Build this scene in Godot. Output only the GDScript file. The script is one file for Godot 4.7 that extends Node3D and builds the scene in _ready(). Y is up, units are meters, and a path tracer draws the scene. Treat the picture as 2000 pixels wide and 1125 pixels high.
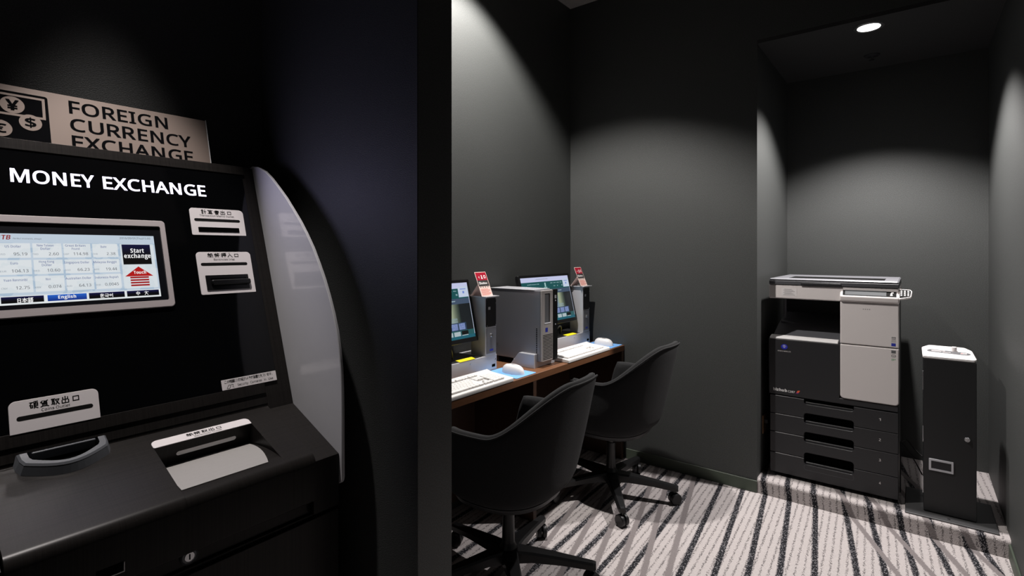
extends Node3D
# World axes: x = along the far wall, y = up, z = -depth. Most numbers below are given as (x, y, depth).

const WALL_X := -1.877      # wall with the desk
const RIGHT_X := 0.332      # wall on the right
const FAR_D := 3.09         # far wall, beside the alcove
const ALC_D := 3.95         # back of the alcove
const ALC_X := -0.683       # left edge of the alcove
const CEIL := 3.0
const SOFFIT := 2.47
const STEP := 0.08
const TILT := 0.33685       # 19.3 degrees, tilt of the machine's panel and deck
const STATION := 0.965      # distance between the two computer places

var M := {}
var used := {}
var font_bold: SystemFont
var font_plain: SystemFont
var font_medium: FontVariation
var baseline := {}
var rng := RandomNumberGenerator.new()

# ------------------------------------------------------------------ geometry helpers
func P(x, y, d) -> Vector3:
	return Vector3(x, y, -d)

func nst() -> SurfaceTool:
	var st := SurfaceTool.new()
	st.begin(Mesh.PRIMITIVE_TRIANGLES)
	return st

func tri(st: SurfaceTool, a: Vector3, b: Vector3, c: Vector3, na: Vector3, nb: Vector3, nc: Vector3, ua := Vector2.ZERO, ub := Vector2.ZERO, uc := Vector2.ZERO) -> void:
	var flip := (b - a).cross(c - a).dot(na + nb + nc) > 0.0
	st.set_normal(na); st.set_uv(ua); st.add_vertex(a)
	if flip:
		st.set_normal(nc); st.set_uv(uc); st.add_vertex(c)
		st.set_normal(nb); st.set_uv(ub); st.add_vertex(b)
	else:
		st.set_normal(nb); st.set_uv(ub); st.add_vertex(b)
		st.set_normal(nc); st.set_uv(uc); st.add_vertex(c)

func quad(st: SurfaceTool, a: Vector3, b: Vector3, c: Vector3, d: Vector3, n: Vector3, uvs = null) -> void:
	var u = uvs if uvs != null else [Vector2(0, 1), Vector2(1, 1), Vector2(1, 0), Vector2(0, 0)]
	tri(st, a, b, c, n, n, n, u[0], u[1], u[2])
	tri(st, a, c, d, n, n, n, u[0], u[2], u[3])

func area2(p: PackedVector2Array) -> float:
	var s := 0.0
	for i in p.size():
		s += p[i].cross(p[(i + 1) % p.size()])
	return s * 0.5

func ccw(p: PackedVector2Array) -> PackedVector2Array:
	if area2(p) < 0.0:
		p = p.duplicate()
		p.reverse()
	return p

func inset(p: PackedVector2Array, b: float) -> PackedVector2Array:
	var out := PackedVector2Array()
	var n := p.size()
	for i in n:
		var e0 := (p[i] - p[(i + n - 1) % n]).normalized()
		var e1 := (p[(i + 1) % n] - p[i]).normalized()
		var n0 := Vector2(-e0.y, e0.x)
		var n1 := Vector2(-e1.y, e1.x)
		var m := (n0 + n1)
		if m.length() < 0.01:
			out.append(p[i] + n0 * b)
		else:
			m = m.normalized()
			out.append(p[i] + m * b / maxf(0.35, m.dot(n0)))
	return out

# rounds the corners of a polygon; pts: [x, y, radius] each
func fillet(pts: Array, seg := 6) -> PackedVector2Array:
	var out := PackedVector2Array()
	var n := pts.size()
	for i in n:
		var c := Vector2(pts[i][0], pts[i][1])
		var r: float = pts[i][2] if pts[i].size() > 2 else 0.0
		if r <= 0.0:
			out.append(c)
			continue
		var a := Vector2(pts[(i + n - 1) % n][0], pts[(i + n - 1) % n][1])
		var b := Vector2(pts[(i + 1) % n][0], pts[(i + 1) % n][1])
		var da := (a - c).normalized()
		var db := (b - c).normalized()
		var half := acos(clampf(da.dot(db), -1, 1)) * 0.5
		var t := minf(r / tan(half), minf((a - c).length(), (b - c).length()) * 0.499)
		var rr := t * tan(half)
		var ctr := c + (da + db).normalized() * (rr / sin(half))
		var p0 := c + da * t
		var p1 := c + db * t
		var a0 := (p0 - ctr).angle()
		var dd := wrapf((p1 - ctr).angle() - a0, -PI, PI)
		for k in seg + 1:
			out.append(ctr + Vector2.from_angle(a0 + dd * k / seg) * rr)
	return out

func rrect(x0, y0, x1, y1, r, seg := 5) -> PackedVector2Array:
	return fillet([[x0, y0, r], [x1, y0, r], [x1, y1, r], [x0, y1, r]], seg)

# polygon in x, y pushed from z0 to z1, with chamfered ends; smooth across flat corners
func prism(st: SurfaceTool, poly: PackedVector2Array, z0: float, z1: float, xf := Transform3D.IDENTITY, bevel := 0.0, caps := true) -> void:
	var p := ccw(poly)
	var n := p.size()
	if z1 < z0:
		var t := z0
		z0 = z1
		z1 = t
	var q := inset(p, bevel) if bevel > 0.0 else p
	var nrm: Array[Vector2] = []
	for i in n:
		var e := (p[(i + 1) % n] - p[i]).normalized()
		nrm.append(Vector2(e.y, -e.x))
	for i in n:
		var j := (i + 1) % n
		var m := nrm[i]
		var na := m
		var nb := m
		var prev := nrm[(i + n - 1) % n]
		var next := nrm[j]
		if prev.dot(m) > 0.8:
			na = (prev + m).normalized()
		if next.dot(m) > 0.8:
			nb = (next + m).normalized()
		var A := xf.basis * Vector3(na.x, na.y, 0)
		var B := xf.basis * Vector3(nb.x, nb.y, 0)
		var a0 := xf * Vector3(p[i].x, p[i].y, z0 + bevel)
		var b0 := xf * Vector3(p[j].x, p[j].y, z0 + bevel)
		var a1 := xf * Vector3(p[i].x, p[i].y, z1 - bevel)
		var b1 := xf * Vector3(p[j].x, p[j].y, z1 - bevel)
		tri(st, a0, b0, b1, A, B, B)
		tri(st, a0, b1, a1, A, B, A)
		if bevel > 0.0:
			for e in [[z0 + bevel, z0, -1.0], [z1 - bevel, z1, 1.0]]:
				var up := xf.basis * Vector3(0, 0, e[2])
				var c := xf * Vector3(p[i].x, p[i].y, e[0])
				var d := xf * Vector3(p[j].x, p[j].y, e[0])
				var f := xf * Vector3(q[j].x, q[j].y, e[1])
				var g := xf * Vector3(q[i].x, q[i].y, e[1])
				var NA := (A + up).normalized()
				var NB := (B + up).normalized()
				tri(st, c, d, f, NA, NB, NB)
				tri(st, c, f, g, NA, NB, NA)
	if caps:
		var ids := Geometry2D.triangulate_polygon(p)
		if ids.is_empty():
			ids = Geometry2D.triangulate_polygon(q)
		for e in [[z0, -1.0], [z1, 1.0]]:
			var up := xf.basis * Vector3(0, 0, e[1])
			for k in range(0, ids.size(), 3):
				var a := q[ids[k]]
				var b := q[ids[k + 1]]
				var c := q[ids[k + 2]]
				tri(st, xf * Vector3(a.x, a.y, e[0]), xf * Vector3(b.x, b.y, e[0]), xf * Vector3(c.x, c.y, e[0]), up, up, up, a, b, c)

# ring between two outlines with the same number of points
func ring(st: SurfaceTool, outer: PackedVector2Array, inner: PackedVector2Array, z0: float, z1: float, xf := Transform3D.IDENTITY, bevel := 0.0) -> void:
	var o := ccw(outer)
	var i_ := ccw(inner)
	prism(st, o, z0, z1, xf, bevel, false)
	var n := o.size()
	var ob := inset(o, bevel) if bevel > 0.0 else o
	for k in n:
		var j := (k + 1) % n
		for e in [[z0, -1.0], [z1, 1.0]]:
			var up := xf.basis * Vector3(0, 0, e[1])
			quad(st, xf * Vector3(ob[k].x, ob[k].y, e[0]), xf * Vector3(ob[j].x, ob[j].y, e[0]), xf * Vector3(i_[j].x, i_[j].y, e[0]), xf * Vector3(i_[k].x, i_[k].y, e[0]), up)
		var d := (i_[j] - i_[k]).normalized()
		var m := xf.basis * Vector3(-d.y, d.x, 0)
		quad(st, xf * Vector3(i_[k].x, i_[k].y, z0), xf * Vector3(i_[j].x, i_[j].y, z0), xf * Vector3(i_[j].x, i_[j].y, z1), xf * Vector3(i_[k].x, i_[k].y, z1), m)

func flat(st: SurfaceTool, poly: PackedVector2Array, z: float, xf: Transform3D) -> void:
	var p := ccw(poly)
	var ids := Geometry2D.triangulate_polygon(p)
	var up := xf.basis * Vector3(0, 0, 1)
	for k in range(0, ids.size(), 3):
		tri(st, xf * Vector3(p[ids[k]].x, p[ids[k]].y, z), xf * Vector3(p[ids[k + 1]].x, p[ids[k + 1]].y, z), xf * Vector3(p[ids[k + 2]].x, p[ids[k + 2]].y, z), up, up, up)

func chamfer_rect(x0, y0, x1, y1, b) -> PackedVector2Array:
	if b <= 0.0:
		return PackedVector2Array([Vector2(x0, y0), Vector2(x1, y0), Vector2(x1, y1), Vector2(x0, y1)])
	return PackedVector2Array([Vector2(x0 + b, y0), Vector2(x1 - b, y0), Vector2(x1, y0 + b), Vector2(x1, y1 - b), Vector2(x1 - b, y1), Vector2(x0 + b, y1), Vector2(x0, y1 - b), Vector2(x0, y0 + b)])

# box in (x, y, depth)
func box(st: SurfaceTool, x0: float, x1: float, y0: float, y1: float, d0: float, d1: float, b := 0.0) -> void:
	prism(st, chamfer_rect(x0, y0, x1, y1, b), d0, d1, XD, b)

# box in the own axes of xf
func lbox(st: SurfaceTool, x0: float, x1: float, y0: float, y1: float, z0: float, z1: float, xf: Transform3D, b := 0.0) -> void:
	prism(st, chamfer_rect(x0, y0, x1, y1, b), z0, z1, xf, b)

# rows of points joined to a smooth surface; out(point) gives the outward side
func grid(st: SurfaceTool, rows: Array, closed: bool, center: Vector3) -> void:
	var R := rows.size()
	var C: int = rows[0].size()
	var nr := []
	var total := 0.0
	for i in R:
		var line := []
		for j in C:
			var j0 := (j - 1 + C) % C if closed else maxi(j - 1, 0)
			var j1 := (j + 1) % C if closed else mini(j + 1, C - 1)
			var dv: Vector3 = rows[mini(i + 1, R - 1)][j] - rows[maxi(i - 1, 0)][j]
			var du: Vector3 = rows[i][j1] - rows[i][j0]
			var nn := du.cross(dv).normalized()
			total += nn.dot((rows[i][j] - center).normalized())
			line.append(nn)
		nr.append(line)
	var s := 1.0 if total >= 0.0 else -1.0
	for i in R - 1:
		for j in (C if closed else C - 1):
			var k := (j + 1) % C
			tri(st, rows[i][j], rows[i][k], rows[i + 1][k], nr[i][j] * s, nr[i][k] * s, nr[i + 1][k] * s)
			tri(st, rows[i][j], rows[i + 1][k], rows[i + 1][j], nr[i][j] * s, nr[i + 1][k] * s, nr[i + 1][j] * s)

func tube(st: SurfaceTool, pts: Array, r: float, seg := 8, close_ends := true) -> void:
	var last := Vector3.UP
	var rings := []
	for i in pts.size():
		var t: Vector3 = (pts[mini(i + 1, pts.size() - 1)] - pts[maxi(i - 1, 0)]).normalized()
		var u := t.cross(last)
		if u.length() < 0.05:
			u = t.cross(Vector3.RIGHT)
		u = u.normalized()
		var v := u.cross(t).normalized()
		last = v
		var line := []
		for k in seg:
			line.append([pts[i], u * cos(TAU * k / seg) + v * sin(TAU * k / seg)])
		rings.append(line)
	for i in rings.size() - 1:
		for k in seg:
			var j := (k + 1) % seg
			var a = rings[i][k]
			var b = rings[i][j]
			var c = rings[i + 1][j]
			var d = rings[i + 1][k]
			tri(st, a[0] + a[1] * r, b[0] + b[1] * r, c[0] + c[1] * r, a[1], b[1], c[1])
			tri(st, a[0] + a[1] * r, c[0] + c[1] * r, d[0] + d[1] * r, a[1], c[1], d[1])
	if close_ends:
		for e in [0, rings.size() - 1]:
			var n: Vector3 = (pts[0] - pts[1]).normalized() if e == 0 else (pts[-1] - pts[-2]).normalized()
			for k in range(1, seg - 1):
				tri(st, rings[e][0][0] + rings[e][0][1] * r, rings[e][k][0] + rings[e][k][1] * r, rings[e][k + 1][0] + rings[e][k + 1][1] * r, n, n, n)

# profile of [radius, height] turned round the y axis of xf
func lathe(st: SurfaceTool, prof: Array, xf := Transform3D.IDENTITY, seg := 24) -> void:
	for i in prof.size() - 1:
		var a := Vector2(prof[i][0], prof[i][1])
		var b := Vector2(prof[i + 1][0], prof[i + 1][1])
		var e := (b - a).normalized()
		var n := Vector2(e.y, -e.x)
		for k in seg:
			var t0 := TAU * k / seg
			var t1 := TAU * (k + 1) / seg
			var c0 := Vector3(cos(t0), 0, sin(t0))
			var c1 := Vector3(cos(t1), 0, sin(t1))
			var n0 := xf.basis * (c0 * n.x + Vector3.UP * n.y)
			var n1 := xf.basis * (c1 * n.x + Vector3.UP * n.y)
			var p00 := xf * (c0 * a.x + Vector3.UP * a.y)
			var p01 := xf * (c1 * a.x + Vector3.UP * a.y)
			var p10 := xf * (c0 * b.x + Vector3.UP * b.y)
			var p11 := xf * (c1 * b.x + Vector3.UP * b.y)
			if a.x > 1e-6:
				tri(st, p00, p01, p11, n0, n1, n1)
			if b.x > 1e-6:
				tri(st, p00, p11, p10, n0, n1, n0)

# ------------------------------------------------------------------ frames
var XD := Transform3D(Basis(Vector3(1, 0, 0), Vector3(0, 1, 0), Vector3(0, 0, -1)), Vector3.ZERO)   # x, y, depth

func facing_x(x: float) -> Transform3D:      # local x = depth, y = up, z = towards +x
	return Transform3D(Basis(Vector3(0, 0, -1), Vector3(0, 1, 0), Vector3(1, 0, 0)), Vector3(x, 0, 0))

func facing_front(d: float) -> Transform3D:  # local x = x, y = up, z = towards the camera side
	return Transform3D(Basis.IDENTITY, Vector3(0, 0, -d))

func panel_frame() -> Transform3D:           # the machine's leaning panel: x = depth, y = up the slope
	var s := sin(TILT)
	var c := cos(TILT)
	return Transform3D(Basis(Vector3(0, 0, -1), Vector3(-s, c, 0), Vector3(c, s, 0)), Vector3(-1.545, 0.933, 0))

func deck_frame() -> Transform3D:            # the machine's sloping deck: x = depth, y = back up the slope
	var s := sin(TILT)
	var c := cos(TILT)
	return Transform3D(Basis(Vector3(0, 0, -1), Vector3(-c, s, 0), Vector3(s, c, 0)), Vector3(-1.534 + 0.018 * s, 0.852 + 0.018 * c, 0))

# ------------------------------------------------------------------ lettering
func text_mesh(s: String, f: Font, size := 32) -> TextMesh:
	var t := TextMesh.new()
	t.text = s
	t.font = f
	t.font_size = size
	t.pixel_size = 0.01
	t.depth = 0.0
	t.curve_step = 3.0
	t.horizontal_alignment = HORIZONTAL_ALIGNMENT_LEFT
	t.vertical_alignment = VERTICAL_ALIGNMENT_CENTER
	return t

# writes s from x0 to x1 on baseline y with capitals of height h, at height z over the frame xf
func write(st: SurfaceTool, s: String, f: Font, x0: float, x1: float, y: float, h: float, z: float, xf: Transform3D, slant := 0.0, depth := 0.0) -> void:
	if not baseline.has(f):
		var b := text_mesh("H", f).get_aabb()
		baseline[f] = [b.position.y, b.size.y]
	var t := text_mesh(s, f)
	var box_ := t.get_aabb()
	var sx: float = (x1 - x0) / box_.size.x
	var sy: float = h / baseline[f][1]
	t.depth = depth / sx if depth > 0.0 else 0.0
	var local := Transform3D(Basis(Vector3(sx, 0, 0), Vector3(slant * sy, sy, 0), Vector3(0, 0, sx)), Vector3(x0 - box_.position.x * sx - slant * sy * baseline[f][0], y - baseline[f][0] * sy, z))
	var full := xf * local
	var arr := t.get_mesh_arrays()
	var vs: PackedVector3Array = arr[Mesh.ARRAY_VERTEX]
	var ix: PackedInt32Array = arr[Mesh.ARRAY_INDEX] if arr[Mesh.ARRAY_INDEX] != null else PackedInt32Array(range(vs.size()))
	var up := xf.basis.z
	for k in range(0, ix.size(), 3):
		tri(st, full * vs[ix[k]], full * vs[ix[k + 1]], full * vs[ix[k + 2]], up, up, up)

# strokes of hand-drawn characters: digit pairs are points on a grid of 0 to 9
var GLYPH := {
	"口": "1711818717", "出": "4940 18157578 04008084", "計": "1939 0747 1636 1434 1310303313 5595 7970",
	"算": "1917 0848 5957 5898 2622727626 2575 2373 0191 3230 6260", "書": "2888 0797 2666 4943 2585 0494 2320707323 2171",
	"紙": "2907 0727 4705 0545 2520 0301 4341 5850 5062 5595 7890 5888", "幣": "0704 0747 4744 2924 1605 3645 6957 5898 8854 6594 1310 1373 7370 4440",
	"挿": "0737 2920 2011 0344 4999 4743939747 4595 7970", "入": "3949 4600 4690", "硬": "0848 2804 1411313414 5999 5753939757 5595 7950 5290",
	"貨": "2806 1715 4846 4676 8857 2521717525 2474 2373 3100 6190", "取": "0848 1811 3830 1636 1434 0142 5797 9750 5690",
	"日": "2820707828 2474", "本": "0797 4940 4702 4792 2262", "語": "1939 0747 1636 1434 1310303313 5999 7954 5787 8774 4494 5250808252",
	"中": "1713838717 4940", "文": "4948 0797 6710 2780", "한": "2939 0747 1613434616 6963 6686 121080", "국": "188885 0494 4442 127270", "어": "27152343554727 8980 5585",
	"こ": "2878 132080", "の": "574221132658878460", "機": "0747 2920 2702 2744 5955 5797 6998 4494 5480 6450 8690", "器": "1916464919 6966969969 0595 5520 5580 1310404313 6360909363",
	"に": "1911 4878 435181", "は": "1911 4797 797152", "防": "0900 0939 392634 5797 7978 7450 6694 9472", "犯": "3907 1941 4110 2402 5950 5989 8985 5090",
	"カ": "1787 8781 4910", "メ": "7910 2682", "ラ": "2878 1686 8640", "が": "0757 5741 3910 6866 7998", "設": "0838 1939 1636 1434 1310303313 5957 5989 8986 4585 8540 5590",
	"置": "1917878919 0696 2522727525 2373 0090 0500", "さ": "1777 3975 2431 3170", "れ": "2920 0747 4710 4758 5861 6190", "て": "18885342 4270", "い": "181231 7974",
	"ま": "1878 1575 49412123 2172", "す": "0797 5952 5231 3134 3454 5421", "。": "1211212212"}

func strokes(st: SurfaceTool, s: String, x0: float, x1: float, y0: float, h: float, w: float, z: float, xf: Transform3D, gap := 0.25) -> void:
	var n := s.length()
	var cw := (x1 - x0) / (n + gap * (n - 1))
	var up := xf.basis.z
	for i in n:
		var ox := x0 + i * cw * (1.0 + gap)
		for part in (GLYPH.get(s[i], "1711818717") as String).split(" "):
			var pts: Array[Vector2] = []
			for k in range(0, part.length() - 1, 2):
				pts.append(Vector2(ox + part[k].to_int() / 9.0 * cw, y0 + part[k + 1].to_int() / 9.0 * h))
			for k in pts.size() - 1:
				var d := (pts[k + 1] - pts[k])
				if d.length() < 1e-6:
					continue
				d = d.normalized()
				var m := Vector2(-d.y, d.x) * w * 0.5
				var a := pts[k] - d * w * 0.4
				var b := pts[k + 1] + d * w * 0.4
				quad(st, xf * Vector3(a.x - m.x, a.y - m.y, z), xf * Vector3(b.x - m.x, b.y - m.y, z), xf * Vector3(b.x + m.x, b.y + m.y, z), xf * Vector3(a.x + m.x, a.y + m.y, z), up)

# ------------------------------------------------------------------ objects
func numbered(called: String) -> String:
	var k: int = used.get(called, 0)
	used[called] = k + 1
	return called if k == 0 else "%s_%03d" % [called, k]

func thing(called: String, label: String, category: String, at: Vector3, group := "") -> Node3D:
	var o := Node3D.new()
	o.name = numbered(called)
	add_child(o)
	o.position = at
	tag(o, label, category, group)
	return o

func tag(o: Node3D, label: String, category: String, group := "") -> void:
	o.set_meta("label", label)
	o.set_meta("category", category)
	if group != "":
		o.set_meta("group", group)

# commits st, whose points are given in the world, as a part of parent
func part(called: String, st: SurfaceTool, m: Material, parent: Node3D, label := "") -> MeshInstance3D:
	var o := MeshInstance3D.new()
	o.name = called
	o.mesh = st.commit()
	o.material_override = m
	parent.add_child(o, true)
	if parent != self:
		var up: Node3D = parent
		var at := Vector3.ZERO
		while up != self:
			at += up.position
			up = up.get_parent()
		o.position = -at
	if label != "":
		o.set_meta("label", label)
	return o

func structure(called: String, st: SurfaceTool, m: Material, label: String, category: String) -> MeshInstance3D:
	var o := part(called, st, m, self)
	o.set_meta("kind", "structure")
	tag(o, label, category)
	return o

func copy(o: Node3D, by: Vector3, label: String) -> Node3D:
	var c := o.duplicate() as Node3D
	c.name = numbered(String(o.name))
	add_child(c)
	c.position = o.position + by
	c.set_meta("label", label)
	return c

# ------------------------------------------------------------------ materials
func mat(c: Color, rough := 0.6, metal := 0.0) -> StandardMaterial3D:
	var m := StandardMaterial3D.new()
	m.albedo_color = c
	m.roughness = rough
	m.metallic = metal
	return m

func glow(c: Color, e: float) -> StandardMaterial3D:
	var m := mat(Color(0.02, 0.02, 0.02), 0.5)
	m.emission_enabled = true
	m.emission = c
	m.emission_energy_multiplier = e
	return m

func noise_tex(freq: float, lo: Color, hi: Color, size := 512, octaves := 3) -> NoiseTexture2D:
	var n := FastNoiseLite.new()
	n.seed = 7
	n.frequency = freq
	n.fractal_octaves = octaves
	var g := Gradient.new()
	g.set_color(0, lo)
	g.set_color(1, hi)
	var t := NoiseTexture2D.new()
	t.width = size
	t.height = size
	t.seamless = true
	t.noise = n
	t.color_ramp = g
	return t

func bump_tex(freq: float, size := 512, strength := 4.0) -> NoiseTexture2D:
	var n := FastNoiseLite.new()
	n.seed = 11
	n.frequency = freq
	var t := NoiseTexture2D.new()
	t.width = size
	t.height = size
	t.seamless = true
	t.noise = n
	t.as_normal_map = true
	t.bump_strength = strength
	return t

func triplanar(m: StandardMaterial3D, tex: Texture2D, bump: Texture2D, scale: Vector3, depth := 0.5) -> StandardMaterial3D:
	m.uv1_triplanar = true
	m.uv1_world_triplanar = true
	m.uv1_scale = scale
	if tex:
		m.albedo_texture = tex
	if bump:
		m.normal_enabled = true
		m.normal_texture = bump
		m.normal_scale = depth
	return m

func brushed_tex(lo: float, hi: float, warm: Color, vertical := true) -> ImageTexture:
	var im := Image.create(256, 256, false, Image.FORMAT_RGB8)
	for i in 256:
		var base := rng.randf_range(lo, hi)
		for j in 256:
			var v := clampf(base + rng.randf_range(-0.01, 0.01), 0, 1)
			var c := Color(v * warm.r, v * warm.g, v * warm.b)
			if vertical:
				im.set_pixel(i, j, c)
			else:
				im.set_pixel(j, i, c)
	return ImageTexture.create_from_image(im)

func wood_tex(a: Color, b: Color) -> ImageTexture:
	var n := FastNoiseLite.new()
	n.seed = 3
	n.frequency = 0.02
	var im := Image.create(512, 512, false, Image.FORMAT_RGB8)
	for y in 512:
		for x in 512:
			var v := 0.5 + 0.5 * n.get_noise_2d(x * 0.35, y * 9.0)
			v = v * 0.7 + 0.3 * (0.5 + 0.5 * n.get_noise_2d(x * 1.5 + 400.0, y * 40.0))
			im.set_pixel(x, y, a.lerp(b, clampf(v, 0, 1)))
	return ImageTexture.create_from_image(im)

# carpet: pale loop pile with dark speckled bands, slanting grey bands and thin dotted lines.
# u runs along x from -1.9 to 0.35, v along the depth (and up the step) from 1.2 to 4.1
const CX0 := -1.9
const CX1 := 0.35
const CD0 := 1.2
const CD1 := 4.1

func carpet_tex() -> ImageTexture:
	var W := 1536
	var H := 1980
	var data := PackedByteArray()
	data.resize(W * H * 3)
	var r := RandomNumberGenerator.new()
	r.seed = 5
	var jig := FastNoiseLite.new()
	jig.seed = 4
	jig.frequency = 0.09
	var base := [172.0, 165.0, 164.0]
	# [x at depth 3.09, slope] of each band
	var dark := []
	var xs := [-1.95, -1.84, -1.73, -1.62, -1.52, -1.42, -1.31, -1.185, -1.085, -1.0, -0.872, -0.756, -0.643, -0.525, -0.404, -0.268, -0.162, -0.045, 0.07, 0.19, 0.25]
	var ss := [-0.03, -0.03, -0.03, -0.03, -0.03, -0.035, -0.038, -0.028, -0.041, -0.059, -0.11, -0.119, -0.126, -0.121, -0.126, -0.156, -0.153, -0.135, -0.169, -0.15, -0.2]
	for i in xs.size():
		dark.append([xs[i], ss[i]])
	var grey := [[-1.76, -0.22], [-1.655, -0.21], [-1.555, -0.205], [-1.462, -0.243], [-1.376, -0.272], [-1.254, -0.256], [-1.173, -0.273], [-1.025, -0.223], [-0.241, -0.44], [-0.095, -0.45], [0.076, -0.36], [0.209, -0.41]]
	var thin := []
	var tx := -1.9
	while tx < 0.45:
		thin.append([tx, -0.052])
		tx += 0.0295
	var grain := PackedFloat32Array()
	for k in 65536:
		grain.append(r.randf())
	for j in H:
		var dd := CD0 + (CD1 - CD0) * (j + 0.5) / H
		var kind := PackedByteArray()
		kind.resize(W)
		for b in thin:
			var c: float = (b[0] + b[1] * (dd - FAR_D) - CX0) / (CX1 - CX0) * W + 2.2 * jig.get_noise_2d(b[0] * 900.0, j * 2.2)
			for i in range(int(c - 5.0), int(c + 5.0)):
				if i >= 0 and i < W and grain[(j / 3) % 64 * 1024 + (i / 2) % 1024] < 0.66 - 0.15 * absf(i - c + 0.5):
					kind[i] = 1
		for b in grey:
			var c: float = (b[0] + b[1] * (dd - FAR_D) - CX0) / (CX1 - CX0) * W + 2.0 * jig.get_noise_2d(b[0] * 700.0, j * 1.5)
			for i in range(int(c - 10.0), int(c + 11.0)):
				if i >= 0 and i < W and (absf(i - c) < 8.2 or r.randf() < 0.5):
					kind[i] = 2
		for b in dark:
			var c: float = (b[0] + b[1] * (dd - FAR_D) - CX0) / (CX1 - CX0) * W + 2.0 * jig.get_noise_2d(b[0] * 800.0, j * 1.5)
			for i in range(int(c - 9.0), int(c + 10.0)):
				if i >= 0 and i < W and kind[i] != 2 and (absf(i - c) < 7.2 or r.randf() < 0.4):
					kind[i] = 3 if grain[(j / 3 + 17) % 64 * 1024 + (i / 2) % 1024] < 0.83 else 4
		for i in W:
			var k := kind[i]
			var v := r.randf_range(0.93, 1.05)
			var o := (j * W + i) * 3
			var R: float = base[0]
			var G: float = base[1]
			var B: float = base[2]
			if k == 1:
				R = 106.0; G = 101.0; B = 101.0
			elif k == 2:
				R = 118.0; G = 111.0; B = 111.0
			elif k == 3:
				R = 16.0; G = 16.0; B = 22.0
			elif k == 4:
				R = 128.0; G = 125.0; B = 128.0
			data[o] = int(clampf(R * v, 0, 255))
			data[o + 1] = int(clampf(G * v, 0, 255))
			data[o + 2] = int(clampf(B * v, 0, 255))
	return ImageTexture.create_from_image(Image.create_from_data(W, H, false, Image.FORMAT_RGB8, data))

func carpet_uv(x: float, d: float) -> Vector2:
	return Vector2((x - CX0) / (CX1 - CX0), (d - CD0) / (CD1 - CD0))

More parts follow.
